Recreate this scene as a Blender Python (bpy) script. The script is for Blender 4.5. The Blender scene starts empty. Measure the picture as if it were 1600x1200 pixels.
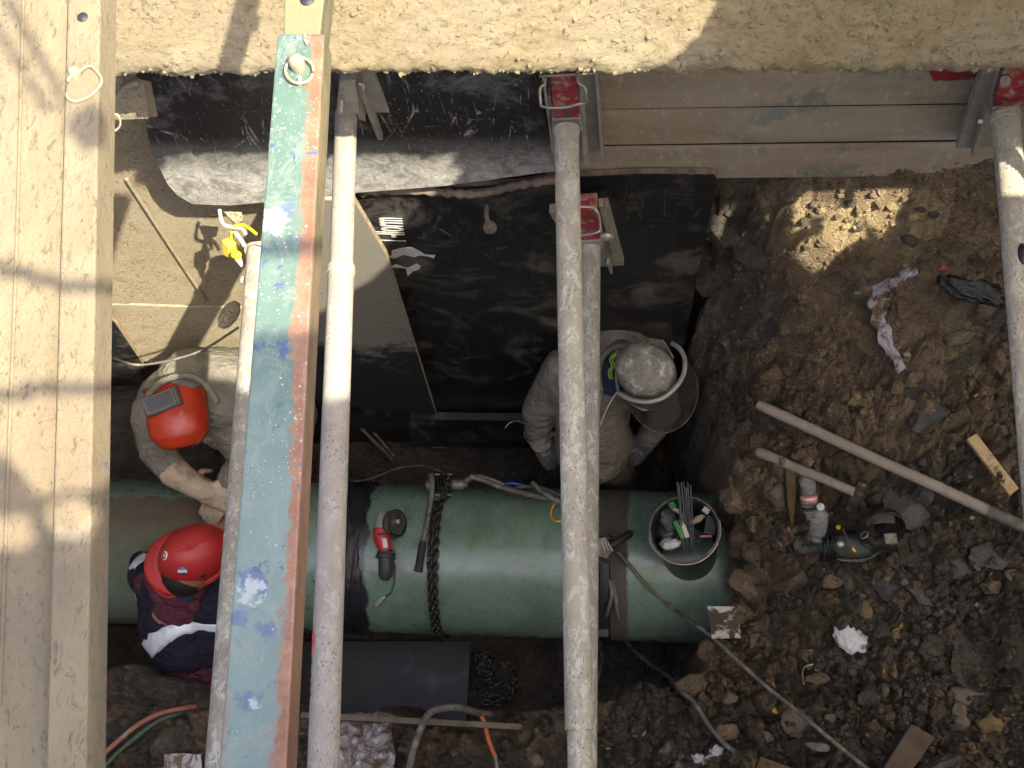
import bpy, bmesh, math, random
import numpy as np
from mathutils import Vector, Matrix, noise as mnoise
random.seed(7); rng = np.random.default_rng(7)
C = bpy.context.scene.collection
sc = bpy.context.scene
PI = math.pi

# ------------------------------------------------------------------ camera
F = 2220.0; CZ = 1.7                       # focal length in photo pixels, eye height above the street
_n = np.array([200., 730., 2220.]); _n /= np.linalg.norm(_n)           # straight down, seen in camera axes (right, down, forward)
_w = (200*250+2220**2)/730.
_y = np.array([250., -_w, 2220.]); _y /= np.linalg.norm(_y)            # across the trench
_x = np.cross(_y, -_n)
R = np.array([_x, _y, -_n])                                            # rows: world axes in camera axes; R @ cam = world
right, down, fwd = R[:, 0], R[:, 1], R[:, 2]
cd = bpy.data.cameras.new('camera'); cam = bpy.data.objects.new('camera', cd); C.objects.link(cam)
M4 = Matrix.Identity(4)
for i in range(3):
    M4[i][0] = right[i]; M4[i][1] = -down[i]; M4[i][2] = -fwd[i]
M4[2][3] = CZ
cam.matrix_world = M4
cd.sensor_width = 36; cd.lens = F/1600*36; cd.clip_start = .05; cd.clip_end = 500
sc.camera = cam

# ------------------------------------------------------------------ light
SUN = np.array([-1.4, 1.0, -2.8]); SUN /= np.linalg.norm(SUN)          # the way the light travels
elev = math.asin(-SUN[2]); azim = math.atan2(-SUN[0], -SUN[1])
wd = bpy.data.worlds.new("World"); sc.world = wd; wd.use_nodes = True
nt = wd.node_tree; nt.nodes.clear()
sky = nt.nodes.new('ShaderNodeTexSky'); sky.sky_type = 'NISHITA'; sky.sun_disc = False
sky.sun_elevation = elev; sky.sun_rotation = azim; sky.dust_density = 4.0; sky.ozone_density = .4; sky.air_density = .8
bg = nt.nodes.new('ShaderNodeBackground'); bg.inputs[1].default_value = 0.15
wo = nt.nodes.new('ShaderNodeOutputWorld')
nt.links.new(sky.outputs[0], bg.inputs[0]); nt.links.new(bg.outputs[0], wo.inputs[0])
sl = bpy.data.lights.new('sun', 'SUN'); sl.energy = 3.9; sl.angle = math.radians(.45); sl.color = (1, .91, .70)
so = bpy.data.objects.new('sun', sl); C.objects.link(so)
so.rotation_euler = Vector(SUN).to_track_quat('-Z', 'Y').to_euler(); so.location = (3, -3, 8)
sc.view_settings.view_transform = 'Standard'; sc.view_settings.look = 'None'
sc.view_settings.exposure = 1.92; sc.view_settings.gamma = 1; sc.view_settings.use_curve_mapping = False

# ------------------------------------------------------------------ photo pixel -> place
def ray(x, y):
    return R @ np.array([(x-800)/F, (y-600)/F, 1.0])
def P(x, y, h):                            # point at depth h below the eye
    d = ray(x, y); t = h/(-d[2]); return Vector((d[0]*t, d[1]*t, CZ-h))
def W(x, y, Y):                            # point on the upright plane Y
    d = ray(x, y); t = Y/d[1]; return Vector((d[0]*t, Y, CZ+d[2]*t))
def proj(p):                               # arrays (...,3) -> pixel
    q = (np.asarray(p)-np.array([0, 0, CZ])) @ R
    return 800+F*q[..., 0]/q[..., 2], 600+F*q[..., 1]/q[..., 2]

# soil surface from control points (px, py, h)
ctrl = [(1110,285,4.05),(1250,285,3.95),(1420,285,3.88),(1600,285,3.85),(1110,400,4.6),(1250,400,4.3),(1400,400,4.28),(1600,400,4.2),
 (1110,520,5.0),(1250,500,4.68),(1400,500,4.55),(1600,500,4.5),(1150,640,5.15),(1250,650,4.95),(1400,650,4.8),(1600,650,4.72),
 (1180,800,5.28),(1300,800,5.12),(1450,800,5.0),(1600,800,4.9),(1160,950,5.5),(1300,950,5.3),(1450,950,5.2),(1600,950,5.1),
 (1130,1060,5.6),(1300,1150,5.4),(1450,1150,5.32),(1600,1150,5.2),(1000,1130,5.62),(800,1160,5.55),(600,1170,5.5),(250,1150,5.4),
 (180,1080,5.4),(1000,1300,5.45),(1600,1400,5.15),(200,1400,5.3),(2000,700,4.4),(2000,300,3.6),(2000,1200,4.9),(0,1200,5.3)]
_cp = [P(*c) for c in ctrl]
_cx = np.array([p.x for p in _cp]); _cy = np.array([p.y for p in _cp]); _ch = np.array([c[2] for c in ctrl])
def _phi(r2): return .5*r2*np.log(r2+1e-9)
_n0 = len(_cx)
_A = np.zeros((_n0+3, _n0+3))
_A[:_n0, :_n0] = _phi((_cx[:, None]-_cx)**2+(_cy[:, None]-_cy)**2)+np.eye(_n0)*.01
_A[:_n0, _n0] = 1; _A[:_n0, _n0+1] = _cx; _A[:_n0, _n0+2] = _cy; _A[_n0:, :_n0] = _A[:_n0, _n0:].T
_sol = np.linalg.solve(_A, np.concatenate([_ch, [0, 0, 0]]))
def hsoil(X, Y):
    X = np.asarray(X, float); Y = np.asarray(Y, float); o = _sol[_n0]+_sol[_n0+1]*X+_sol[_n0+2]*Y
    for i in range(_n0): o = o+_sol[i]*_phi((X-_cx[i])**2+(Y-_cy[i])**2)
    return np.clip(o, 3.5, 5.75)
FLOOR = 6.6
def S(x, y, lift=0.0):                     # point on the soil under a pixel
    h = 5.0
    for _ in range(60):
        p = P(x, y, h); h = .6*h+.4*(float(hsoil(p.x, p.y))-lift)
    return P(x, y, h)

# ------------------------------------------------------------------ numpy noise
def _hash(ix, iy, s):
    v = np.sin(ix*127.1+iy*311.7+s*74.7)*43758.5453
    return v-np.floor(v)
def vnoise(x, y, s=0):
    ix = np.floor(x); iy = np.floor(y); fx = x-ix; fy = y-iy
    fx = fx*fx*(3-2*fx); fy = fy*fy*(3-2*fy)
    a = _hash(ix, iy, s); b = _hash(ix+1, iy, s); c = _hash(ix, iy+1, s); d = _hash(ix+1, iy+1, s)
    return (a*(1-fx)+b*fx)*(1-fy)+(c*(1-fx)+d*fx)*fy
def fbm(x, y, o=4, s=0):
    t = 0; a = .5
    for k in range(o):
        t = t+a*vnoise(x*2**k, y*2**k, s+k); a *= .5
    return t
def worley(x, y, s=0, jit=.95):
    ix = np.floor(x); iy = np.floor(y); f1 = np.full(x.shape, 9.); f2 = np.full(x.shape, 9.); cid = np.zeros(x.shape)
    for dx in (-1, 0, 1):
        for dy in (-1, 0, 1):
            cx = ix+dx; cy = iy+dy
            d = (cx+.5+jit*(_hash(cx, cy, s)-.5)-x)**2+(cy+.5+jit*(_hash(cx, cy, s+9)-.5)-y)**2
            n = d < f1; f2 = np.where(n, f1, np.minimum(f2, d)); cid = np.where(n, _hash(cx, cy, s+17), cid); f1 = np.where(n, d, f1)
    return np.sqrt(f1), np.sqrt(f2), cid

# ------------------------------------------------------------------ materials
class NT:
    def __init__(s, name):
        s.m = bpy.data.materials.new(name); s.m.use_nodes = True; s.t = s.m.node_tree; s.t.nodes.clear()
        s.out = s.n('ShaderNodeOutputMaterial'); s.b = s.n('ShaderNodeBsdfPrincipled'); s.l(s.b.outputs[0], s.out.inputs[0])
        s.co = s.n('ShaderNodeNewGeometry').outputs['Position']
    def n(s, t): return s.t.nodes.new(t)
    def l(s, a, b): s.t.links.new(a, b)
    def put(s, v, sock):
        if isinstance(v, bpy.types.NodeSocket): s.l(v, sock)
        elif isinstance(v, (tuple, list)): sock.default_value = tuple(v)+((1,) if len(v) == 3 and sock.type == 'RGBA' else ())
        else: sock.default_value = v
    def vec(s, sc_=(1, 1, 1), loc=(0, 0, 0), rot=(0, 0, 0)):
        m = s.n('ShaderNodeMapping'); s.l(s.co, m.inputs[0]); m.inputs[1].default_value = loc; m.inputs[2].default_value = rot; m.inputs[3].default_value = sc_; return m.outputs[0]
    def noise(s, scale, detail=4, rough=.55, v=None, dist=0):
        n = s.n('ShaderNodeTexNoise'); s.l(v or s.co, n.inputs['Vector']); n.inputs['Scale'].default_value = scale; n.inputs['Detail'].default_value = detail
        n.inputs['Roughness'].default_value = rough; n.inputs['Distortion'].default_value = dist; return n.outputs[0]
    def vor(s, scale, feat='F1', v=None, out=0, rnd=1):
        n = s.n('ShaderNodeTexVoronoi'); n.feature = feat; s.l(v or s.co, n.inputs['Vector']); n.inputs['Scale'].default_value = scale
        n.inputs['Randomness'].default_value = rnd; return n.outputs[out]
    def ramp(s, f, a, b, lo=0., hi=1.):
        n = s.n('ShaderNodeMapRange'); n.clamp = True; s.put(f, n.inputs[0]); n.inputs[1].default_value = a; n.inputs[2].default_value = b
        n.inputs[3].default_value = lo; n.inputs[4].default_value = hi; return n.outputs[0]
    def mix(s, f, a, b):
        n = s.n('ShaderNodeMix'); n.data_type = 'RGBA'; s.put(f, n.inputs[0]); s.put(a, n.inputs[6]); s.put(b, n.inputs[7]); return n.outputs[2]
    def ma(s, op, a, b=0.):
        n = s.n('ShaderNodeMath'); n.operation = op; s.put(a, n.inputs[0]); s.put(b, n.inputs[1]); return n.outputs[0]
    def dist(s, p, wob=.0, wsc=20, stretch=(1, 1, 1)):
        n = s.n('ShaderNodeVectorMath'); n.operation = 'SUBTRACT'; s.l(s.co, n.inputs[0]); n.inputs[1].default_value = tuple(p)
        m = s.n('ShaderNodeVectorMath'); m.operation = 'MULTIPLY'; s.l(n.outputs[0], m.inputs[0]); m.inputs[1].default_value = stretch
        q = s.n('ShaderNodeVectorMath'); q.operation = 'LENGTH'; s.l(m.outputs[0], q.inputs[0])
        o = q.outputs['Value']
        if wob: o = s.ma('ADD', o, s.ma('MULTIPLY', s.ma('SUBTRACT', s.noise(wsc, 5, .7), .5), wob*2))
        return o
    def spot(s, col, p, r, c, wob=.02, wsc=30, soft=.006, stretch=(1, 1, 1), amt=1.):
        return s.mix(s.ramp(s.dist(p, wob, wsc, stretch), r-soft, r+soft, amt, 0), col, c)
    def sep(s, i):
        n = s.n('ShaderNodeSeparateXYZ'); s.l(s.co, n.inputs[0]); return n.outputs[i]
    def fin(s, col, rough=.7, metal=0, bump=None, bs=.3, bd=.01, spec=.5, **kw):
        s.put(col, s.b.inputs['Base Color']); s.put(rough, s.b.inputs['Roughness']); s.put(metal, s.b.inputs['Metallic']); s.b.inputs['Specular IOR Level'].default_value = spec
        if bump is not None:
            bn = s.n('ShaderNodeBump'); s.put(bump, bn.inputs['Height']); bn.inputs['Strength'].default_value = bs; bn.inputs['Distance'].default_value = bd
            s.l(bn.outputs[0], s.b.inputs['Normal'])
        for k, v in kw.items(): s.put(v, s.b.inputs[k])
        return s.m

def simple(name, a, b=None, scale=25, rough=.6, metal=0, bs=.35, bscale=90, bd=.004, dirt=None, dl=(.5, .62), dsc=9, spec=.5):
    s = NT(name); col = s.mix(s.ramp(s.noise(scale, 6, .65), .35, .65), a, b or tuple(v*.7 for v in a))
    if dirt: col = s.mix(s.ramp(s.noise(dsc, 8, .7), dl[0], dl[1]), col, dirt)
    return s.fin(col, rough, metal, s.noise(bscale, 5, .7), bs, bd, spec)

MAT = {}
def cloth(name, a, b, dirt=None, sc_=10, spec=.15, fold=1.):
    s = NT(name); col = s.mix(s.ramp(s.noise(sc_, 7, .75), .35, .65), a, b)
    if dirt: col = s.mix(s.ramp(s.noise(sc_*.8, 9, .8, s.vec(loc=(3, 1, 2)), .8), .50, .62, 0, .85), col, dirt)
    n1 = s.noise(9, 3, .55, s.vec((1, 1, 1.5)), 1.6); r1 = s.ma('SUBTRACT', 1., s.ma('MULTIPLY', s.ma('ABSOLUTE', s.ma('SUBTRACT', n1, .5)), 5.))
    n2 = s.noise(22, 4, .6, s.vec((1, 1, .8), (2, 5, 1)), 1.4); r2 = s.ma('SUBTRACT', 1., s.ma('MULTIPLY', s.ma('ABSOLUTE', s.ma('SUBTRACT', n2, .5)), 5.))
    bh = s.ma('ADD', s.ma('ADD', s.ma('MULTIPLY', s.ma('MAXIMUM', r1, 0.), 1.), s.ma('MULTIPLY', s.ma('MAXIMUM', r2, 0.), .18)), s.ma('MULTIPLY', s.noise(260, 4, .8), .12))
    col = s.mix(s.ma('MULTIPLY', s.ma('MAXIMUM', r1, 0.), .25), col, tuple(v*1.35 for v in a))
    return s.fin(col, .92, 0, bh, .42*fold, .016, spec)
def mud_beige(name, tone=(.53, .415, .225), dark=(.36, .28, .16), chunk=1.):
    s = NT(name)
    big = s.noise(2.2, 3, .6); mid = s.noise(14, 8, .75); fine = s.noise(120, 6, .8)
    col = s.mix(s.ramp(mid, .3, .7), dark, tone)
    col = s.mix(s.ramp(big, .42, .62, 0, .6), col, (.50, .44, .33))
    wv = s.n('ShaderNodeVectorMath'); wv.operation = 'MULTIPLY_ADD'
    nc = s.n('ShaderNodeTexNoise'); s.l(s.co, nc.inputs['Vector']); nc.inputs['Scale'].default_value = 30; nc.inputs['Detail'].default_value = 5
    s.l(nc.outputs[1], wv.inputs[0]); wv.inputs[1].default_value = (.05, .05, .05); s.l(s.co, wv.inputs[2])
    cr = s.vor(38, 'DISTANCE_TO_EDGE', v=wv.outputs[0])
    crk = s.ma('MULTIPLY', s.ramp(cr, 0, .05, 1, 0), s.ramp(s.noise(9, 5, .7), .53, .62))
    col = s.mix(s.ma('MULTIPLY', crk, .5), col, (.12, .085, .05))
    pit = s.ramp(s.noise(105, 6, .8, wv.outputs[0]), .565, .63)
    col = s.mix(s.ma('MULTIPLY', pit, .75), col, (.15, .105, .06))
    bh = s.ma('ADD', s.ma('MULTIPLY', s.noise(60, 9, .9), 1.1*chunk), s.ma('ADD', s.ma('MULTIPLY', fine, .4), s.ma('ADD', s.ma('MULTIPLY', crk, -.4), s.ma('MULTIPLY', pit, -.5))))
    return s.fin(col, .93, 0, bh, 1., .014, .2)
MAT['waler'] = mud_beige('dried_mud_crust', (.50, .40, .23), (.37, .29, .165))
MAT['bark'] = mud_beige('dried_mud_board', (.52, .43, .285), (.40, .325, .21), .4)
# mud washed steel with blue paint chips
def mud_steel():
    s = NT('mud_washed_steel'); v = s.vec((1, .45, 1))
    col = s.mix(s.ramp(s.noise(9, 8, .7, v), .35, .65), (.205, .165, .105), (.285, .235, .150))
    col = s.mix(s.ramp(s.noise(1.3, 3, .6), .48, .66, 0, .6), col, (.27, .195, .12))
    col = s.mix(s.ramp(s.noise(5, 6, .7), .60, .68, 0, .6), col, (.36, .32, .24))
    sp = s.ma('MULTIPLY', s.ramp(s.vor(170, v=s.vec((1, .5, 1), rot=(0, 0, .5))), .2, .3, 1, 0), s.ramp(s.noise(7, 5, .7), .52, .66))
    col = s.mix(s.ramp(s.noise(95, 8, .85, s.vec((1, .45, 1), rot=(0, 0, .35)), .8), .545, .60, 0, .75), col, (.10, .08, .05))
    col = s.mix(s.ramp(s.noise(2.5, 9, .8, None, .5), .50, .64, 0, .55), col, (.16, .135, .10))
    col = s.mix(s.ma('MULTIPLY', sp, .6), col, (.07, .052, .033))
    bl = s.ma('MULTIPLY', s.ramp(s.noise(16, 6, .8), .66, .69), s.ramp(s.noise(60, 3, .8), .45, .55))
    col = s.mix(bl, col, (.06, .10, .20))
    gr = s.ramp(s.noise(30, 8, .85, v), .64, .70, 0, .7); col = s.mix(gr, col, (.13, .13, .13))
    bh = s.ma('ADD', s.noise(70, 8, .85), s.ma('MULTIPLY', s.noise(240, 3, .8), .5))
    return s.fin(col, .85, 0, bh, .8, .007, .3)
MAT['mudsteel'] = mud_steel()
MAT['tube'] = None
def alu_tube(name, a=(.52, .475, .385), b=(.40, .36, .285), pale=(.68, .65, .57), cement=.5):
    s = NT(name); v = s.vec((1, .6, 1))
    col = s.mix(s.ramp(s.noise(11, 8, .72, v), .35, .65), a, b)
    col = s.mix(s.ramp(s.noise(30, 9, .85, v, .8), .53-.03*cement, .555, 0, .9), col, pale)
    sp = s.ma('MULTIPLY', s.ramp(s.vor(120, v=v), .15, .25, 1, 0), s.ramp(s.noise(9, 4), .42, .54))
    col = s.mix(s.ma('MULTIPLY', sp, .8), col, (.11, .095, .07))
    col = s.mix(s.ramp(s.noise(48, 8, .85, v, 1.), .62, .66, 0, .35), col, (.15, .135, .11))
    return s.fin(col, .62, .15, s.noise(55, 9, .88, v), .8, .009, .4)
MAT['tube'] = alu_tube('weathered_aluminium')
MAT['tubepink'] = alu_tube('weathered_aluminium_pale', (.47, .425, .38), (.38, .34, .295), (.52, .49, .455), .3)
MAT['tubegrey'] = alu_tube('weathered_aluminium_grey', (.44, .41, .35), (.32, .295, .25), (.62, .60, .55), .55)
MAT['alu'] = simple('dusty_aluminium', (.36, .34, .29), (.25, .23, .19), 18, .6, .3, .3, 70, .003)
MAT['panelwood'] = None
def panel():
    s = NT('dusty_shoring_plank'); v = s.vec((.35, 1, 1))
    col = s.mix(s.ramp(s.noise(9, 8, .7, v), .3, .7), (.255, .205, .138), (.36, .30, .215))
    col = s.mix(s.ramp(s.noise(3, 5, .6), .55, .68, 0, .7), col, (.40, .36, .30))
    g = s.ma('MULTIPLY', s.ramp(s.noise(5, 7, .75), .56, .62), s.ramp(s.sep(0), .2, .35)); col = s.mix(s.ma('MULTIPLY', g, .55), col, (.11, .15, .13))
    col = s.mix(s.ramp(s.noise(45, 8, .85, s.vec((1, 1, .3), rot=(0, .6, 0))), .55, .61, 0, .6), col, (.44, .41, .36))
    return s.fin(col, .85, 0, s.noise(60, 6, .8, v), .35, .004, .3)
MAT['panelwood'] = panel()
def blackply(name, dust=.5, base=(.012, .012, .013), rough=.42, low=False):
    s = NT(name)
    d1 = s.ramp(s.noise(4.5, 9, .75, None, .6), .50, .72, 0, dust)
    d2 = s.ma('MULTIPLY', s.ramp(s.noise(34, 9, .85, s.vec((.35, 1, 1.6), rot=(0, .35, 0))), .60, .68), .5*dust+.2)
    d3 = s.ma('MULTIPLY', s.ramp(s.noise(30, 8, .8, s.vec((2.2, 1, .25), rot=(0, -.3, 0)), .8), .61, .66), .35*dust+.15)
    f = s.ma('MAXIMUM', d1, s.ma('MAXIMUM', d2, d3))
    if low: f = s.ma('MAXIMUM', f, s.ma('MULTIPLY', s.ramp(s.sep(2), -1.72, -1.93, 0, .85), s.ramp(s.noise(16, 9, .85, None, 1.), .40, .58, .35, 1)))  # pale lower strip painted where sunlight falls on the sheet
    for q, (sv, rr_) in enumerate((((1, 1, .12), .2), ((1, 1, .10), 1.2), ((1, 1, .15), -.7), ((1, 1, .08), 1.6))):
        ln_ = s.ramp(s.vor(11, 'DISTANCE_TO_EDGE', v=s.vec(sv, (q*3.3, 0, q), (0, rr_, 0))), 0, .012, .8, 0)
        f = s.ma('MAXIMUM', f, s.ma('MULTIPLY', ln_, s.ramp(s.noise(7, 6, .8, s.vec(loc=(q*5, 0, 0))), .54, .62)))
    f = s.ma('MAXIMUM', f, s.ma('MULTIPLY', s.ramp(s.vor(45), .07, .11, .8, 0), s.ramp(s.noise(6, 4), .5, .58)))
    sc1 = s.ramp(s.vor(5, 'DISTANCE_TO_EDGE', v=s.vec((1, 1, .35), rot=(0, .9, 0))), 0, .006, .45, 0)
    f = s.ma('MAXIMUM', f, s.ma('MULTIPLY', sc1, s.ramp(s.noise(5, 3), .5, .6)))
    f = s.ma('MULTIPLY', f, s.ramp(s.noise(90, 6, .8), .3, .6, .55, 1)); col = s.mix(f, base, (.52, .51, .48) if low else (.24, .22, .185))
    rg = s.ramp(f, 0, .7, rough, .85)
    return s.fin(col, rg, 0, s.noise(40, 6, .8), .18, .004, .5)
MAT['ply'] = blackply('black_film_faced_plywood', .65)
MAT['plydusty_sunstrip'] = blackply('black_plywood_scuffed_sunlit_strip', .42, (.020, .019, .018), .5, True)
def plygrey():
    s = NT('mud_smeared_plywood')
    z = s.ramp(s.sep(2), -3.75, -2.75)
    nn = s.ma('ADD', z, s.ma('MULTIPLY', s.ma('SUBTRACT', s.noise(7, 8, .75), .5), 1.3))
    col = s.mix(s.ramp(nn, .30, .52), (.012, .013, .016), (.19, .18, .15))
    sp = s.ramp(s.noise(24, 6, .8, s.vec((1, 1, 2), rot=(0, .7, 0))), .60, .64)
    col = s.mix(s.ma('MULTIPLY', sp, .8), col, (.03, .028, .026))
    return s.fin(col, .75, 0, s.noise(50, 6, .8), .3, .005, .4)
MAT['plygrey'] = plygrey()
MAT['plyedge'] = simple('plywood_edge', (.40, .32, .22), (.22, .16, .10), 30, .8)
MAT['rededge'] = simple('split_wood_edge', (.20, .15, .11), (.09, .07, .055), 22, .85, bs=.6, bscale=50)
MAT['floor'] = simple('black_floor_sheet', (.020, .023, .028), (.012, .014, .018), 7, .5, dirt=(.075, .078, .085), dl=(.56, .74), dsc=6)
def soilmat(name):
    s = NT(name)
    at = s.n('ShaderNodeAttribute'); at.attribute_name = 'tone'; a = at.outputs['Fac']
    br = s.mix(s.ramp(s.noise(9, 8, .7), .3, .7), (.140, .100, .064), (.40, .295, .190))
    dk = s.mix(s.ramp(s.noise(11, 8, .7), .3, .7), (.052, .047, .041), (.19, .162, .128))
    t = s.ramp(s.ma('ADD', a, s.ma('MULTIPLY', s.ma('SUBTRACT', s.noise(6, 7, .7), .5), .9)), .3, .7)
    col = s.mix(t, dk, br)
    col = s.mix(s.ramp(s.ma('ADD', a, s.noise(14, 6, .7)), 1.6, 2.1), col, (.60, .46, .26))  # pale tan painted under the sun patches to make them brighter
    col = s.mix(s.ma('MULTIPLY', s.ramp(s.noise(4, 6, .7, s.vec(loc=(5, 3, 1))), .58, .70), s.ramp(a, 0, .3)), col, (.24, .165, .08))
    col = s.mix(s.ramp(s.vor(55), .10, .16, .6, 0), col, (.24, .19, .13))
    gr = s.ramp(s.vor(130, out=0, v=s.vec(loc=(2, 1, 0))), .08, .14, .8, 0)
    col = s.mix(s.ma('MULTIPLY', gr, s.ramp(s.noise(12, 3), .5, .6)), col, (.42, .34, .22))
    rg = s.ramp(s.noise(9, 6, .7), .35, .65, .42, .9)
    ck = s.ramp(s.vor(34, 'DISTANCE_TO_EDGE', v=s.vec(loc=(.3, .1, 0))), 0, .12); ck2 = s.ramp(s.vor(85, 'DISTANCE_TO_EDGE'), 0, .15)
    col = s.mix(s.ma('MULTIPLY', s.ramp(ck, 0, .5, .55, 0), s.ramp(s.noise(7, 4), .42, .55)), col, (.018, .013, .009))
    bh = s.ma('ADD', s.ma('ADD', s.noise(45, 8, .85), s.ma('MULTIPLY', s.noise(160, 5, .85), .5)), s.ma('ADD', s.ma('MULTIPLY', ck, .25), s.ma('MULTIPLY', ck2, .18)))
    return s.fin(col, rg, 0, bh, 1., .022, .45)
MAT['soil'] = soilmat('dug_earth')
MAT['clodb'] = simple('brown_clay_clod', (.22, .148, .086), (.11, .075, .045), 16, .8, bs=.9, bscale=45, bd=.01, dirt=(.17, .125, .07), dl=(.56, .7), dsc=14, spec=.35)
MAT['clodd'] = simple('dark_wet_clod', (.085, .072, .057), (.036, .033, .028), 14, .55, bs=.8, bscale=40, bd=.01, dirt=(.09, .07, .045), dl=(.58, .72), dsc=12, spec=.4)
MAT['clodg'] = simple('grey_slab', (.085, .083, .080), (.045, .044, .043), 10, .6, bs=.5, bscale=30, bd=.008, dirt=(.11, .095, .07), dl=(.56, .72), dsc=7, spec=.4)
MAT['stone'] = simple('pale_stone', (.17, .14, .11), (.095, .077, .058), 20, .85, bs=.8, bscale=60, bd=.006)
MAT['stoneg'] = simple('grey_stone', (.15, .15, .15), (.09, .09, .09), 20, .7, bs=.8, bscale=60, bd=.006)
MAT['stonex'] = simple('ochre_stone', (.20, .145, .07), (.11, .08, .04), 24, .9, bs=.9, bscale=50, bd=.01)
def pipemat():
    s = NT('green_epoxy_pipe_coating'); x = s.sep(0)
    col = s.mix(s.ramp(s.noise(5, 7, .7), .3, .7), (.110, .190, .142), (.175, .265, .210))
    st = s.ramp(s.noise(16, 8, .8, s.vec((1, .5, 1))), .50, .66, 0, .7); col = s.mix(st, col, (.13, .145, .075))
    col = s.mix(s.ramp(s.noise(3.2, 9, .75, None, .8), .47, .62, 0, .6), col, (.080, .105, .070)); col = s.mix(s.ramp(s.noise(9, 9, .85, s.vec((1, .35, 1), (2, 0, 0)), 1.), .56, .63, 0, .6), col, (.12, .10, .065))
    scr = s.ramp(s.noise(60, 9, .85, s.vec((.15, 1, 1))), .60, .66, 0, .45); col = s.mix(scr, col, (.20, .30, .22))
    def band(x0, x1, wob, wsc, c, col, amt=1.):
        xx = s.ma('ADD', x, s.ma('MULTIPLY', s.ma('SUBTRACT', s.noise(wsc, 6, .7), .5), wob))
        m = s.ma('MULTIPLY', s.ramp(xx, x0-.006, x0+.006), s.ramp(xx, x1-.006, x1+.006, 1, 0))
        if amt != 1: m = s.ma('MULTIPLY', m, amt)
        return s.mix(m, col, c), m
    mud = s.mix(s.ramp(s.noise(18, 7, .75), .3, .7), (.055, .035, .018), (.115, .075, .035))
    # mud over the left end, its upper edge ragged
    zz = s.ma('ADD', s.sep(1), s.ma('MULTIPLY', s.ma('SUBTRACT', s.noise(9, 6, .75), .5), .18))
    ml = s.ma('MULTIPLY', s.ramp(zz, PY+.19, PY+.215, 1, 0), s.ramp(x, PX(345), PX(355), 1, 0)); mt = s.ramp(s.sep(1), PY-.12, PY+.1, .35, 1)
    col = s.mix(s.ma('MULTIPLY', ml, mt), col, mud)
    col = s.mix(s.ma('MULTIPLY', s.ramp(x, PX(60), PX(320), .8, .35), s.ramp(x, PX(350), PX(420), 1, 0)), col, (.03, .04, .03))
    blk = s.mix(s.ramp(s.noise(20, 7, .8, s.vec((3, .3, 1))), .4, .75), (.010, .011, .015), (.035, .035, .05))
    col, m1 = band(PX(520), PX(592), .10, 7, blk, col)
    br = s.mix(s.ramp(s.noise(8, 7, .7), .3, .7), (.040, .032, .024), (.090, .075, .055))
    col, m2 = band(PX(937), PX(982), .05, 9, br, col)
    # wet earth creeping over the right end
    xr = s.ma('ADD', x, s.ma('MULTIPLY', s.ma('SUBTRACT', s.noise(6, 7, .75), .5), .22))
    m3 = s.ramp(xr, PX(1112), PX(1135)); col = s.mix(s.ma('MULTIPLY', m3, s.ramp(s.noise(18, 7, .8), .35, .55)), col, (.10, .072, .042))
    chip = s.ramp(s.vor(26, v=s.vec((1, 1.6, 1))), .055, .075, 1, 0); chip = s.ma('MULTIPLY', chip, s.ramp(s.noise(4, 3), .5, .55)); col = s.mix(s.ma('MULTIPLY', chip, .9), col, (.015, .018, .014))
    mm = s.ma('MAXIMUM', m2, s.ma('MAXIMUM', m3, ml))
    rg = s.ramp(mm, 0, 1, .20, .8); rg = s.ma('ADD', rg, s.ramp(s.noise(11, 8, .85), .40, .62, 0, .28))
    return s.fin(col, rg, 0, s.noise(40, 6, .8), .10, .004, .9)
HP = 5.96; RP = .315                      # pipe axis depth and radius
PC0 = P(600, 872, HP); PC1 = P(1050, 885, HP)
PDIR = (PC1-PC0).normalized(); PY = (PC0.y+PC1.y)/2
def PX(px):                               # world x of a column of the picture on the pipe axis
    return P(px, 876, HP).x
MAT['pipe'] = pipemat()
def greenbeam():
    s = NT('spattered_green_paint'); v = s.vec((1, .5, 1))
    y = s.sep(1)
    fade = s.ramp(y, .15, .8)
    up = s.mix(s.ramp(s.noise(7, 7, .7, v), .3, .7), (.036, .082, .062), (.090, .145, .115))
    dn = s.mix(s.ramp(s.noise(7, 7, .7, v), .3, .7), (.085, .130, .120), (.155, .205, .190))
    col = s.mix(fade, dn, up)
    x = s.sep(0)
    col = s.mix(s.ramp(s.noise(26, 9, .85, s.vec((1, .7, 1)), 1.2), .50, .58, 0, .55), col, (.17, .19, .165))
    col = s.mix(s.ramp(s.noise(12, 9, .8, s.vec((1, .8, 1), (4, 0, 0)), 1.), .60, .66, 0, .7), col, (.045, .075, .070))
    return s, col, v, y, x
def bx_(px, y, h): return P(px, y, h)
BH = 1.50
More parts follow.
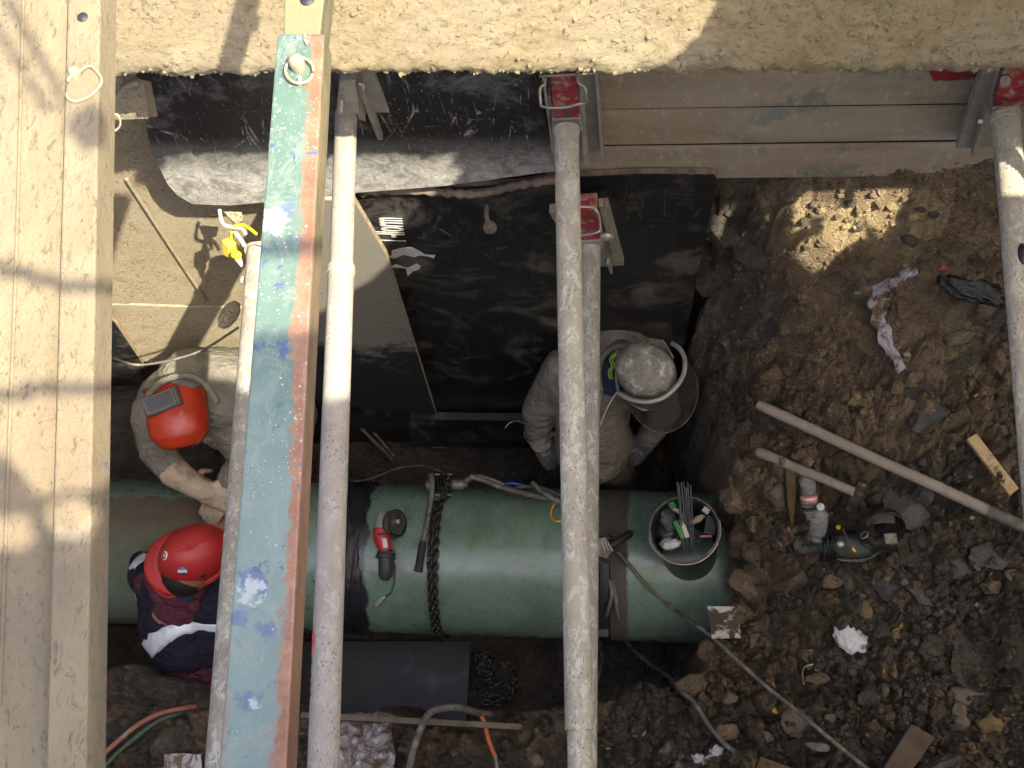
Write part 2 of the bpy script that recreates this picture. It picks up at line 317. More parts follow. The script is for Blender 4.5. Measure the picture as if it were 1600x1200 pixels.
def finish_green():
    s, col, v, y, x = greenbeam()
    # rust creeping in from the right arris: distance from the line of the right edge
    a = P(503, 60, BH); b = P(452, 1200, BH)
    k = (b.x-a.x)/(b.y-a.y)
    edge = s.ma('SUBTRACT', s.ma('ADD', s.ma('MULTIPLY', s.ma('SUBTRACT', y, a.y), k), a.x), x)
    e2 = s.ma('ADD', edge, s.ma('MULTIPLY', s.ma('SUBTRACT', s.noise(9, 9, .85, v), .5), .085))
    rust = s.mix(s.ramp(s.noise(28, 7, .8), .35, .65), (.15, .06, .03), (.24, .13, .08))
    col = s.mix(s.ramp(e2, .012, .018, 1, 0), col, rust)
    e3 = s.ma('ADD', edge, s.ma('MULTIPLY', s.ma('SUBTRACT', s.noise(20, 7, .8, v), .5), .03)); rl = s.ramp(e3, .066, .069)
    col = s.mix(s.ma('MULTIPLY', rl, s.ramp(s.noise(5, 4), .45, .6, 0, .9)), col, rust)
    bl = s.ma('MULTIPLY', s.ramp(s.noise(20, 5, .75), .60, .62), s.ramp(s.noise(80, 3), .42, .5)); col = s.mix(bl, col, (.05, .075, .14))
    for (px, py, r) in ((400, 905, .019), (425, 985, .012), (390, 1095, .013), (455, 330, .008), (480, 490, .005), (372,960,.008)):
        col = s.spot(col, P(px, py, BH), r*.8, (.075, .105, .165), .035, 34, .004)
    for (px, py, r) in ((392, 922, .014), (428, 345, .019), (395, 1100, .005), (470, 15, .006)):
        col = s.spot(col, P(px, py, BH), r*.9, (.26, .28, .29), .028, 90, .003)
    for sc_, th, am in ((115, .13, 1), (200, .14, .9), (62, .075, 1)):
        d = s.ma('MULTIPLY', s.ramp(s.vor(sc_, v=s.vec(loc=(sc_, 0, 0))), th, th+.05, 1, 0), s.ramp(s.ma('ADD', s.noise(11, 6, .75, s.vec(loc=(sc_, 3, 0))), s.ramp(y, .2, .9, -.07, .04)), .48, .56))
        col = s.mix(s.ma('MULTIPLY', d, am), col, (.33, .31, .25))
    col = s.mix(s.ramp(s.noise(70, 8, .85), .60, .68, 0, .5), col, (.24, .25, .20))
    return s.fin(col, s.ramp(s.noise(20, 5, .7), .3, .7, .38, .7), .0, s.noise(90, 6, .8), .3, .003, .5)
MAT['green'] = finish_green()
MAT['greenside'] = None
s = NT('streaked_green_rust_side'); v_ = s.vec((1, .15, 1)); y_ = s.sep(1)
gcol = s.mix(s.ramp(s.noise(24, 8, .8, v_), .35, .6), (.045, .065, .035), (.15, .125, .075))
gcol = s.mix(s.ma('MULTIPLY', s.ramp(s.noise(30, 7, .8, v_), .52, .58), .7), gcol, (.22, .17, .09))
rcol = s.mix(s.ramp(s.noise(28, 8, .8, s.vec((1, .4, 1))), .35, .65), (.105, .050, .030), (.20, .112, .072))
gcol = s.mix(s.ramp(s.ma('ADD', y_, s.ma('MULTIPLY', s.noise(5, 4), .2)), .45, .8, .9, .1), gcol, rcol)
MAT['greenside'] = s.fin(gcol, .65, 0, s.noise(70, 6, .8, v_), .4, .004, .4)
MAT['ochrepaint'] = simple('faded_ochre_green_steel', (.17, .15, .075), (.11, .125, .07), 8, .6, dirt=(.22, .15, .085), dl=(.5, .6), dsc=8)
MAT['galv'] = simple('dusty_galvanised_wire', (.55, .52, .46), (.38, .35, .30), 40, .45, .6)
MAT['mudring'] = simple('mud_coated_steel', (.30, .25, .17), (.20, .155, .10), 40, .7)
MAT['red'] = simple('worn_red_enamel', (.27, .022, .028), (.19, .018, .022), 20, .6, dirt=(.32, .25, .20), dl=(.50, .64), dsc=28)
MAT['redhat'] = simple('scuffed_red_plastic', (.40, .022, .022), (.30, .018, .020), 6, .48, bs=.12, dirt=(.42, .20, .17), dl=(.62, .68), dsc=22)
MAT['orange'] = simple('glossy_orange_red_mask', (.46, .040, .012), (.28, .020, .010), 6, .34, bs=.12, dirt=(.34, .16, .11), dl=(.60, .68), dsc=24)
MAT['helmetgrey'] = simple('cement_crusted_cap', (.30, .285, .24), (.16, .15, .13), 22, .8, bs=.7, bscale=60, bd=.005, dirt=(.55, .54, .48), dl=(.52, .62), dsc=20)
MAT['jacket'] = cloth('dusty_canvas_jacket', (.195, .183, .150), (.145, .137, .115), (.11, .095, .075))
MAT['cover'] = cloth('grey_brown_overalls', (.165, .150, .128), (.115, .105, .09), (.24, .215, .175))
MAT['jean'] = cloth('faded_denim', (.13, .155, .19), (.09, .11, .14), (.16, .14, .11))
MAT['leather'] = simple('tan_leather_glove', (.42, .34, .26), (.28, .215, .15), 12, .8, bs=.6, bscale=90, bd=.003, dirt=(.17, .12, .09), dl=(.55, .68), dsc=12)
MAT['darkglove'] = simple('dirty_dark_glove', (.06, .06, .06), (.03, .03, .03), 20, .8, dirt=(.22, .2, .17), dl=(.56, .66), dsc=20)
MAT['navy'] = cloth('navy_vest_cloth', (.016, .016, .032), (.010, .010, .020), (.035, .032, .032), 14)
MAT['maroon'] = cloth('maroon_knit', (.095, .026, .045), (.055, .014, .028), (.10, .06, .06), 12)
MAT['bluecloth'] = simple('dark_blue_cloth', (.018, .030, .085), (.012, .02, .055), 20, .9)
MAT['reflect'] = simple('silver_reflective_tape', (.62, .68, .78), (.52, .58, .68), 30, .35, .1, dirt=(.38, .37, .36), dl=(.58, .68), dsc=30)
MAT['skin'] = simple('tanned_skin', (.24, .125, .08), (.2, .10, .06), 20, .55)
MAT['hair'] = simple('black_hair', (.012, .010, .009), None, 60, .6)
MAT['blacksteel'] = simple('oily_black_steel', (.05, .05, .05), (.025, .025, .025), 30, .42, .6, dirt=(.13, .10, .07), dl=(.55, .68), dsc=25)
MAT['chain'] = simple('oily_chain_steel', (.075, .070, .064), (.040, .038, .036), 50, .42, .7, dirt=(.12, .085, .06), dl=(.52, .64), dsc=40)
MAT['shinychain'] = simple('wet_chain_steel', (.12, .12, .125), (.07, .07, .075), 60, .25, .85)
MAT['caststeel'] = simple('worn_cast_steel', (.23, .22, .19), (.15, .14, .12), 25, .5, .6, dirt=(.10, .08, .06), dl=(.5, .62), dsc=20)
MAT['rubber'] = simple('black_rubber', (.022, .022, .023), (.014, .014, .014), 30, .55, dirt=(.10, .09, .075), dl=(.62, .74), dsc=24)
MAT['cable'] = simple('dusty_grey_cable', (.115, .108, .098), (.075, .07, .062), 24, .7, dirt=(.22, .20, .17), dl=(.5, .62), dsc=18)
MAT['dkcable'] = simple('dusty_black_cable', (.045, .046, .048), (.03, .03, .032), 24, .6, dirt=(.13, .12, .10), dl=(.5, .64), dsc=18)
MAT['rusthose'] = simple('faded_red_hose', (.30, .11, .075), (.22, .085, .06), 20, .7, dirt=(.24, .19, .14), dl=(.5, .64), dsc=16)
MAT['orangehose'] = simple('orange_cable', (.55, .13, .05), (.45, .10, .04), 20, .6)
MAT['greenhose'] = simple('dull_green_hose', (.05, .085, .055), (.035, .06, .04), 20, .6)
MAT['bucket'] = simple('dark_plastic_bucket', (.020, .030, .034), (.013, .02, .023), 12, .35, bs=.1, dirt=(.06, .062, .05), dl=(.58, .72), dsc=8)
MAT['rod'] = simple('grey_electrode_coating', (.15, .155, .165), (.10, .105, .115), 60, .7)
MAT['teal'] = simple('teal_tool_plastic', (.040, .082, .076), (.03, .06, .056), 20, .6, dirt=(.11, .095, .07), dl=(.46, .60), dsc=22)
MAT['toolred'] = simple('red_tool_plastic', (.48, .025, .03), (.38, .02, .025), 20, .4, bs=.1)
MAT['toolgrey'] = simple('pale_tool_casting', (.42, .41, .38), (.32, .31, .29), 20, .5, .4)
MAT['darkplastic'] = simple('charcoal_plastic', (.045, .048, .048), (.03, .032, .032), 20, .5)
MAT['handle'] = simple('weathered_ash_handle', (.33, .28, .235), (.25, .21, .17), 16, .75, bs=.35, bscale=70, bd=.002, dirt=(.16, .12, .09), dl=(.62, .70), dsc=14)
MAT['hammer'] = simple('worn_iron_head', (.10, .088, .075), (.06, .05, .043), 30, .5, .5, bs=.4)
MAT['freshwood'] = simple('split_yellow_wood', (.52, .39, .22), (.42, .29, .15), 40, .8, dirt=(.13, .09, .06), dl=(.60, .66), dsc=20)
MAT['stake'] = simple('ochre_wooden_stake', (.17, .115, .055), (.11, .075, .038), 25, .85, bs=.5)
MAT['oldwood'] = simple('muddy_timber', (.12, .085, .058), (.08, .058, .04), 12, .9, bs=.6, bscale=50, bd=.005)
MAT['rag'] = simple('muddy_white_rag', (.44, .42, .48), (.33, .31, .35), 16, .9, bs=.6, bscale=40, bd=.006, dirt=(.14, .095, .06), dl=(.47, .56), dsc=15, spec=.2)
MAT['ragw'] = simple('white_crumpled_cloth', (.62, .62, .68), (.52, .51, .56), 16, .85, bs=.5, bscale=40, bd=.006, dirt=(.20, .14, .085), dl=(.55, .62), dsc=22, spec=.2)
def plastic(name, c, dirt, lo, hi, dsc=9):
    s = NT(name); f = s.ramp(s.noise(dsc, 8, .75, None, 1.2), lo, hi)
    return s.fin(s.mix(f, c, dirt), s.ramp(f, 0, 1, .32, .85), 0, s.noise(26, 6, .75, None, 1.0), .7, .01, .5)
MAT['sheet'] = plastic('mud_smeared_white_sheet', (.50, .47, .50), (.15, .115, .08), .47, .56, 10)
MAT['blackbag'] = simple('crumpled_black_plastic', (.022, .024, .028), (.012, .013, .015), 12, .28, bs=.9, bscale=30, bd=.012, dirt=(.10, .075, .05), dl=(.60, .7), dsc=9)
MAT['yellow'] = simple('yellow_plastic', (.72, .60, .08), (.60, .47, .06), 30, .5)
MAT['yellowtape'] = simple('yellow_tape', (.80, .62, .02), None, 30, .45)
MAT['whitecord'] = simple('white_muddy_cord', (.62, .57, .47), (.45, .39, .28), 40, .75)
MAT['blue'] = simple('blue_hose', (.03, .09, .38), None, 30, .5)
MAT['gold'] = simple('orange_carabiner', (.70, .32, .03), None, 30, .35, .5)
MAT['limegreen'] = simple('lime_cord', (.36, .65, .10), None, 40, .6)
MAT['leafy'] = simple('yellow_leaf', (.55, .36, .03), (.40, .25, .03), 60, .6)
MAT['leafg'] = simple('pale_green_leaf', (.22, .27, .16), (.16, .2, .12), 60, .6)
MAT['white'] = simple('white_print', (.62, .63, .64), (.50, .51, .52), 30, .6)
MAT['labelred'] = simple('red_label', (.55, .03, .04), (.6, .2, .2), 60, .5)
MAT['decalblue'] = simple('blue_sticker', (.10, .16, .42), None, 30, .5)
MAT['paper'] = simple('cream_block', (.60, .56, .45), (.48, .44, .34), 30, .8)
MAT['street'] = simple('asphalt', (.055, .053, .05), (.04, .039, .037), 30, .9, bs=.5)
MAT['mask_sheet'] = simple('olive_mask_sheet', (.10, .11, .075), (.08, .085, .06), 10, .8)
MAT['postm'] = simple('galvanised_post', (.4, .4, .4), None, 20, .5, .6)
s = NT('clear_bottle_plastic'); MAT['pet'] = s.fin((.85, .87, .88), .12, 0, s.noise(60, 3), .3, .003, .5, **{'Transmission Weight': .85, 'IOR': 1.35})
s = NT('smoky_face_shield'); MAT['visor'] = s.fin(s.mix(s.ramp(s.noise(9, 6, .7), .45, .7), (.05, .048, .045), (.14, .13, .115)), s.ramp(s.noise(12, 6, .7), .4, .7, .12, .5), 0, None, **{'Alpha': s.ramp(s.noise(9, 6, .7), .4, .75, .38, .60)})
s = NT('dark_weld_glass'); MAT['lens'] = s.fin((.20, .20, .22), .10, .55)

# ------------------------------------------------------------------ mesh building
class MB:
    def __init__(s): s.v = []; s.f = []; s.sm = []
    def add(s, vs, fs, smooth=False):
        o = len(s.v); s.v += [Vector(v) for v in vs]; s.f += [tuple(i+o for i in f) for f in fs]; s.sm += [smooth]*len(fs); return s
    def box(s, c, size, rot=None):
        c = Vector(c); r = rot or Matrix.Identity(3); x, y, z = [q/2 for q in size]
        vs = [c+r@Vector((a*x, b*y, d*z)) for d in (-1, 1) for a, b in ((-1, -1), (1, -1), (1, 1), (-1, 1))]
        return s.add(vs, [(3, 2, 1, 0), (4, 5, 6, 7), (0, 1, 5, 4), (1, 2, 6, 5), (2, 3, 7, 6), (3, 0, 4, 7)])
    def hexa(s, top, bot):                 # two quads in matching order
        vs = list(top)+list(bot); k = len(top)
        fs = [tuple(range(k)), tuple(range(2*k-1, k-1, -1))]+[(i, i+k, (i+1) % k+k, (i+1) % k) for i in range(k)]
        return s.add(vs, fs)
    def prism(s, poly, off):
        off = Vector(off); return s.hexa(poly, [Vector(p)+off for p in poly])
    def tube(s, pts, r, seg=12, closed=False, caps=True, flat=1.0, up=None):
        pts = [Vector(p) for p in pts]; n = len(pts); rr = r if isinstance(r, (list, tuple)) else [r]*n
        vs = []; prev = None
        for i in range(n):
            if closed: t = (pts[(i+1) % n]-pts[i-1]).normalized()
            else: t = (pts[min(i+1, n-1)]-pts[max(i-1, 0)]).normalized()
            if prev is None:
                a = Vector(up) if up else (Vector((0, 0, 1)) if abs(t.z) < .9 else Vector((1, 0, 0)))
                u = (a-t*a.dot(t)).normalized()
            else: u = (prev-t*prev.dot(t)).normalized()
            prev = u; w = t.cross(u)
            for k in range(seg):
                q = 2*PI*k/seg; vs.append(pts[i]+(u*math.cos(q)*flat+w*math.sin(q))*rr[i])
        fs = []
        for i in range(n if closed else n-1):
            j = (i+1) % n
            for k in range(seg): fs.append((i*seg+k, i*seg+(k+1) % seg, j*seg+(k+1) % seg, j*seg+k))
        s.add(vs, fs, True)
        if caps and not closed:
            s.add(vs[:seg], [tuple(range(seg-1, -1, -1))]); s.add(vs[-seg:], [tuple(range(seg))])
        return s
    def lathe(s, prof, o, axis=(0, 0, 1), seg=32, sx=1., xdir=None, smooth=True):
        o = Vector(o); a = Vector(axis).normalized(); h = Vector(xdir) if xdir else (Vector((1, 0, 0)) if abs(a.x) < .9 else Vector((0, 1, 0)))
        u = (h-a*h.dot(a)).normalized(); w = a.cross(u); vs = []
        for r, z in prof:
            for k in range(seg):
                q = 2*PI*k/seg; vs.append(o+a*z+(u*math.cos(q)*sx+w*math.sin(q))*r)
        fs = []
        for i in range(len(prof)-1):
            for k in range(seg): fs.append((i*seg+k, i*seg+(k+1) % seg, (i+1)*seg+(k+1) % seg, (i+1)*seg+k))
        return s.add(vs, fs, smooth)
    def ell(s, c, r, rot=None, seg=16, rings=10):
        c = Vector(c); ro = rot or Matrix.Identity(3); r = (r, r, r) if isinstance(r, (int, float)) else r; vs = []
        for i in range(rings+1):
            a = PI*i/rings
            for k in range(seg):
                q = 2*PI*k/seg; vs.append(c+ro@Vector((r[0]*math.sin(a)*math.cos(q), r[1]*math.sin(a)*math.sin(q), r[2]*math.cos(a))))
        fs = [(i*seg+k, (i+1)*seg+k, (i+1)*seg+(k+1) % seg, i*seg+(k+1) % seg) for i in range(rings) for k in range(seg)]
        return s.add(vs, fs, True)
    def mesh(s, name, off=Vector((0, 0, 0))):
        me = bpy.data.meshes.new(name); me.from_pydata([tuple(v-off) for v in s.v], [], s.f); me.polygons.foreach_set('use_smooth', s.sm)
        me.validate(); return me
def wloc(o):
    l = Vector((0, 0, 0))
    while o: l += o.location; o = o.parent
    return l
def tag(o, label=None, cat=None, group=None, kind=None):
    for k, v in (('label', label), ('category', cat), ('group', group), ('kind', kind)):
        if v: o[k] = v
    return o
def thing(name, label, cat, loc, group=None):
    o = bpy.data.objects.new(name, None); C.objects.link(o); o.location = loc; o.empty_display_size = .05
    return tag(o, label, cat, group)
def mk(name, mb, mat, parent=None, bevel=0, world=True):
    if parent is not None: off = wloc(parent) if world else Vector((0, 0, 0))
    else:
        xs = [v.x for v in mb.v]; ys = [v.y for v in mb.v]; zs = [v.z for v in mb.v]
        off = Vector(((min(xs)+max(xs))/2, (min(ys)+max(ys))/2, min(zs)))
    me = mb.mesh(name, off); o = bpy.data.objects.new(name, me); C.objects.link(o)
    if parent is not None: o.parent = parent
    else: o.location = off
    me.materials.append(MAT[mat] if isinstance(mat, str) else mat)
    if bevel:
        b = o.modifiers.new('bevel', 'BEVEL'); b.width = bevel; b.segments = 2; b.limit_method = 'ANGLE'; b.angle_limit = .7
    return o
def recalc(me):
    bm = bmesh.new(); bm.from_mesh(me); bmesh.ops.recalc_face_normals(bm, faces=bm.faces); bm.to_mesh(me); bm.free()
def spline(pts, n=8):
    pts = [Vector(p) for p in pts]; q = [pts[0]]+pts+[pts[-1]]; out = []
    for i in range(1, len(q)-2):
        a, b, c, d = q[i-1:i+3]
        for k in range(n):
            t = k/n; out.append(.5*((2*b)+(c-a)*t+(2*a-5*b+4*c-d)*t*t+(3*b-a-3*c+d)*t**3))
    out.append(pts[-1]); return out
def np_mesh(name, V, nx, ny, mat, parent=None, smooth=True, keep=None, tone=None):
    me = bpy.data.meshes.new(name); V = V.reshape(-1, 3).astype(np.float32)
    i, j = np.meshgrid(np.arange(nx-1), np.arange(ny-1)); b = (j*nx+i)
    q = np.stack([b, b+1, b+nx+1, b+nx], -1).reshape(-1, 4)
    if keep is not None: q = q[keep.reshape(-1)]
    me.vertices.add(len(V)); me.vertices.foreach_set('co', V.ravel())
    me.loops.add(q.size); me.loops.foreach_set('vertex_index', q.ravel().astype(np.int32))
    me.polygons.add(len(q)); me.polygons.foreach_set('loop_start', np.arange(0, q.size, 4, dtype=np.int32)); me.polygons.foreach_set('loop_total', np.full(len(q), 4, np.int32))
    me.polygons.foreach_set('use_smooth', np.full(len(q), smooth))
    if tone is not None:
        at = me.attributes.new('tone', 'FLOAT', 'POINT'); at.data.foreach_set('value', tone.ravel().astype(np.float32))
    me.update(); me.validate(); me.materials.append(MAT[mat])
    o = bpy.data.objects.new(name, me); C.objects.link(o)
    if parent: o.parent = parent
    return o

# ================================================================== THE SETTING
# pit outline: the brink of the dug hole, from picture points on the soil
brink_px = [(1095,540),(1112,620),(1138,690),(1128,760),(1155,820),(1168,890),(1150,940),(1098,1000),(1108,1040),(1062,1075),(1000,1083),(935,1102),
            (800,1128),(700,1126),(540,1120),(470,1112),(330,1112),(300,1062),(235,1045),(120,1040)]
brink = [S(*p) for p in brink_px]
bp = np.array([[p.x, p.y] for p in brink])
top_edge = P(1118, 283, 4.1)
bp = np.vstack([[[top_edge.x, 2.3]], [[top_edge.x, 1.9]], bp, [[-2.9, bp[-1, 1]]], [[-2.9, 2.3]]])
def inside_dist(X, Y, poly):
    ins = np.zeros(X.shape, bool); dm = np.full(X.shape, 1e9); n = len(poly)
    for i in range(n):
        x0, y0 = poly[i]; x1, y1 = poly[(i+1) % n]
        c = ((y0 > Y) != (y1 > Y)) & (X < (x1-x0)*(Y-y0)/(y1-y0+1e-12)+x0); ins ^= c
        dx, dy = x1-x0, y1-y0; t = np.clip(((X-x0)*dx+(Y-y0)*dy)/(dx*dx+dy*dy+1e-12), 0, 1)
        dm = np.minimum(dm, np.hypot(X-x0-t*dx, Y-y0-t*dy))
    return np.where(ins, dm, -dm)
xs = np.concatenate([np.linspace(-9, -2.4, 24), np.arange(-2.35, -.25, .011), np.arange(-.25, 1.75, .0052), np.linspace(1.78, 9, 28)])
ys = np.concatenate([np.linspace(-7, -.15, 40), np.arange(-.1, 2.12, .0056)])
X, Y = np.meshgrid(xs, ys)
def ground_h(X, Y, detail=True):
    wob = (fbm(X*5, Y*5, 4, 3)-.47)*.13+(fbm(X*18, Y*18, 3, 8)-.45)*.05
    d = inside_dist(X, Y, bp)+wob*(1 if detail else 0)
    hs = hsoil(X, Y)
    # the near side climbs to the street behind the photographer
    k = np.clip((-Y-.55)/.9, 0, 1); k = k*k*(3-2*k); hs = hs*(1-k)+CZ*k
    kx = np.clip((X-2.9)/1.2, 0, 1); kx = kx*kx*(3-2*kx); hs = hs*(1-kx)+CZ*kx
    kl = np.clip((-X-3.0)/.5, 0, 1); hs = hs*(1-kl)+CZ*kl
    u1, u2, c1 = worley(X*4.2+fbm(X*3, Y*3, 3, 1)*1.2, Y*4.2, 1)
    v1, v2, c2 = worley(X*13+fbm(X*9, Y*9, 3, 5)*1.5, Y*13+fbm(X*9, Y*9, 3, 6), 2)
    w1, w2, c3 = worley(X*34+fbm(X*20, Y*20, 2, 7)*1.5, Y*34, 3)
    amp = .55+.75*fbm(X*2.3+4, Y*2.3, 3, 20)
    det = amp*(.095*np.clip(u2-u1, 0, .5)*2*c1+.085*np.clip((v2-v1)*2.0, 0, 1)*(.25+c2)+.045*np.clip((w2-w1)*2.2, 0, 1)*(.2+c3)) + .06*(fbm(X*3, Y*3, 4, 30)-.47)+.030*(fbm(X*48, Y*48, 3, 31)-.45)
    gz = np.exp(-((X-.72)/.42)**2-((Y-1.85)/.28)**2); hs = hs-(det-.045)*(1-k)*(1-.75*gz)
    fl = FLOOR-.03*np.clip((v2-v1)*2, 0, 1)*c2-.05*(fbm(X*4, Y*4, 4, 40)-.45)-.012*np.clip((w2-w1)*2, 0, 1)
    t = np.clip(d/.10, 0, 1)
    t = t*t*(3-2*t)
    return hs*(1-t)+fl*t, d, c1, c2
Hg, dd, c1, c2 = ground_h(X, Y)
Xp, Yp = proj(np.stack([X, Y, CZ-Hg], -1))
# colour of the earth: 0 dark wet clay, 1 brown loam; 2 is tan painted in to brighten sun patches
tone = np.full(X.shape, .30)
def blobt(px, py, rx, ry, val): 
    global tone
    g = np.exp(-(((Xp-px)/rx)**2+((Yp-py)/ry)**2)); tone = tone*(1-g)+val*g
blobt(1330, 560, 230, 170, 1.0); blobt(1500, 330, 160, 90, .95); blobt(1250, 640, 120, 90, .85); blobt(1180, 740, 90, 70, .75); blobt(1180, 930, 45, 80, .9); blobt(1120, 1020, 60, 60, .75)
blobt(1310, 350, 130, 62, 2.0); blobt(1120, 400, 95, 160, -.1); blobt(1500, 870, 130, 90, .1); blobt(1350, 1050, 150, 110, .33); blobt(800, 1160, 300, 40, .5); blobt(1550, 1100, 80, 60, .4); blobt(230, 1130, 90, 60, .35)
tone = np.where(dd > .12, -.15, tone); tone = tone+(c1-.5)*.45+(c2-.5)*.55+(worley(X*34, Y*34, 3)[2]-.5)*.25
def tone_at(x, y): return float(tone[min(len(ys)-1, int(np.searchsorted(ys, y))), min(len(xs)-1, int(np.searchsorted(xs, x)))])+random.uniform(-.2, .25)
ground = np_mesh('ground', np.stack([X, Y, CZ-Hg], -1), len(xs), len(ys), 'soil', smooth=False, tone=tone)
tag(ground, kind='structure')
def G(x, y, lift=0.0):                     # point on the finished, lumpy ground under a pixel
    p = S(x, y)
    for _ in range(12):
        h = float(ground_h(np.array([p.x]), np.array([p.y]))[0][0]); hh = CZ-p.z; p = P(x, y, hh+.5*(h-lift-hh))
    return p
# far earth face of the trench
zz = np.arange(CZ-6.9, CZ-2.6, .012); xx = np.arange(-3.0, 2.6, .014)
A_, B_ = np.meshgrid(xx, zz)
v1, v2, cc = worley(A_*6, B_*6, 4); w1, w2, _ = worley(A_*17, B_*17, 5)
Yw = 2.10-.07*np.clip((v2-v1)*2, 0, 1)*cc-.03*np.clip((w2-w1)*2, 0, 1)-.10*(fbm(A_*2, B_*2, 4, 50)-.45)
Yw = np.where(A_ > .1, Yw-.05, Yw+.06)
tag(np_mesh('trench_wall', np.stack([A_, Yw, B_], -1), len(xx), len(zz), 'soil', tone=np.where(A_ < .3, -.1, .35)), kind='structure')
sm_ = MB().box((0, 5.4, -.05), (24, 5.2, .1)); tag(mk('road', sm_, 'street'), kind='structure')

# ================================================================== BOARDS ON THE FAR WALL
GB = 'sheets lining the far trench wall'
def board(name, label, cat, px, Yt, thick, mat, edge=None, group=None, parent=None):
    """px: picture outline; Yt: (Y at top row, Y at bottom row) gives the lean"""
    y0 = min(p[1] for p in px); y1 = max(p[1] for p in px)
    pts = [W(x, y, Yt[0]+(Yt[1]-Yt[0])*(y-y0)/(y1-y0)) for x, y in px]
    if parent is None: root = thing(name, label, cat, min(pts, key=lambda p: p.z), group)
    else: root = parent
    fo = mk('facing', MB().prism(pts, (0, .004, 0)), mat, root); recalc(fo.data)
    co = mk('core', MB().prism([p+Vector((0, .0045, 0)) for p in pts], (0, thick, 0)), edge or 'plyedge', root); recalc(co.data)
    return root, pts
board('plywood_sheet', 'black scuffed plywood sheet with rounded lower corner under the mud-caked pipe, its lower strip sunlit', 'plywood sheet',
      [(200,60),(212,110),(222,170),(238,240),(262,288),(278,306),(302,319),(360,321),(412,316),(560,301),(690,291),(868,267),(850,190),(832,112),(826,60)], (1.86, 1.80), .018, 'plydusty_sunstrip', 'plyedge', GB)
board('plywood_sheet', 'large black plywood sheet with white printed lettering behind the two pale tubes', 'plywood sheet',
      [(430,318),(560,305),(640,296),(760,292),(800,290),(880,279),(1000,273),(1117,274),(1121,282),(1098,390),(1072,525),(1062,620),(1055,702),(640,700),(470,700)], (1.89, 1.845), .018, 'ply', 'rededge', GB)
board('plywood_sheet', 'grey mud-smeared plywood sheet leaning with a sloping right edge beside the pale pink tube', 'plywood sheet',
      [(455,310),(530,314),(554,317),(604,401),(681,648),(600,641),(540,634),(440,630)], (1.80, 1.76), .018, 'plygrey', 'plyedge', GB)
board('wooden_board', 'sunlit mud-coated board on the left with a raised diagonal weld-like ridge', 'board',
      [(120,70),(440,70),(425,478),(322,477),(178,472),(120,470)], (1.955, 1.93), .02, 'bark', 'plyedge', GB)
board('wooden_board', 'lower sunlit mud-coated board under the joint, dark and wet at its foot', 'board',
      [(120,474),(178,476),(322,481),(425,482),(425,600),(290,592),(235,566),(222,564),(180,502),(120,430)], (1.935, 1.92), .02, 'bark', 'plyedge', GB)
board('wooden_board', 'small dark board in the lower left corner below the sunlit boards', 'board',
      [(100,430),(180,506),(221,567),(232,600),(100,610)], (1.90, 1.90), .02, 'ply', 'plyedge', GB)
rd = MB().tube([W(198, 280, 1.935), W(250, 360, 1.93), W(322, 470, 1.925)], .007, 6); bd_ = [o for o in C.objects if o.name == 'wooden_board'][0]
mk('ridge', rd, 'bark', bd_)
board('baseboard', 'low black plank along the foot of the far wall', 'plank', [(640,655),(1000,660),(1010,700),(640,698)], (1.80, 1.79), .03, 'ply', 'ply')
# wood splinter edge along the top of the large sheet
eb = MB(); pts_ = []
for i, (x, y) in enumerate([(560,301),(600,297),(650,297),(700,301),(735,303),(770,298),(810,289),(850,283),(900,277)]): pts_.append(W(x, y, 1.868))
bb = [o for o in C.objects if o.name == 'plywood_sheet.001'][0]
eb.tube(spline(pts_, 4), [.010+.008*math.sin(i*1.7)**2 for i in range(33)], 7)
mk('splintered_edge', eb, 'rededge', bb)
# hook bolt screwed in the large sheet
hb = thing('eye_bolt', 'twisted bolt with flat round end standing out of the large black sheet', 'bolt', W(765, 355, 1.86))
mk('shank', MB().tube([W(760,322,1.86), W(760,338,1.82), W(765,355,1.79)], .0075, 8), 'stone', hb); mk('plate', MB().lathe([(0,0),(.020,0),(.021,.008),(0,.009)], W(766,355,1.79), (0,-.5,1), 14), 'stone', hb)
def text_mesh(name, body, size, origin, xdir, ydir, mat, parent, ext=.0008, sx=1.):
    cu = bpy.data.curves.new('t', 'FONT'); cu.body = body; cu.size = size; cu.extrude = ext; cu.resolution_u = 3
    o = bpy.data.objects.new('t', cu); C.objects.link(o); dg = bpy.context.evaluated_depsgraph_get(); me = bpy.data.meshes.new_from_object(o.evaluated_get(dg))
    C.objects.unlink(o); bpy.data.objects.remove(o)
    xd = Vector(xdir).normalized(); yd = Vector(ydir); yd = (yd-xd*yd.dot(xd)).normalized(); zd = xd.cross(yd)
    off = Vector(origin)-wloc(parent)
    for v in me.vertices: v.co = off+xd*v.co.x*sx+yd*v.co.y+zd*v.co.z
    me.materials.clear(); me.materials.append(MAT[mat]); ob = bpy.data.objects.new(name, me); C.objects.link(ob); ob.parent = parent; return ob
def on_b(x, y):                            # front of the large sheet
    t = (y-273)/(702-273); return W(x, y, 1.89-.045*t-.0022)
o_ = on_b(634, 378); text_mesh('printed_letters', "l -lform", .165, o_, on_b(622, 300)-o_, on_b(598, 378)-o_, 'white', bb, .0006, .36)
# printed animal mark, mirrored pale shapes
for poly in ([(612,392),(625,388),(642,386),(655,392),(664,398),(680,399),(678,404),(668,401),(655,399),(648,402),(630,398),(622,402),(614,404),(596,399),(612,400)],
             [(604,418),(618,413),(636,419),(650,412),(657,416),(655,421),(645,424),(637,432),(634,419)], [(598,414),(606,411),(602,416)]):
    pf = MB().prism([on_b(x, y) for x, y in poly], (0, .0010, 0)); mk('printed_mark', pf, 'white', bb)

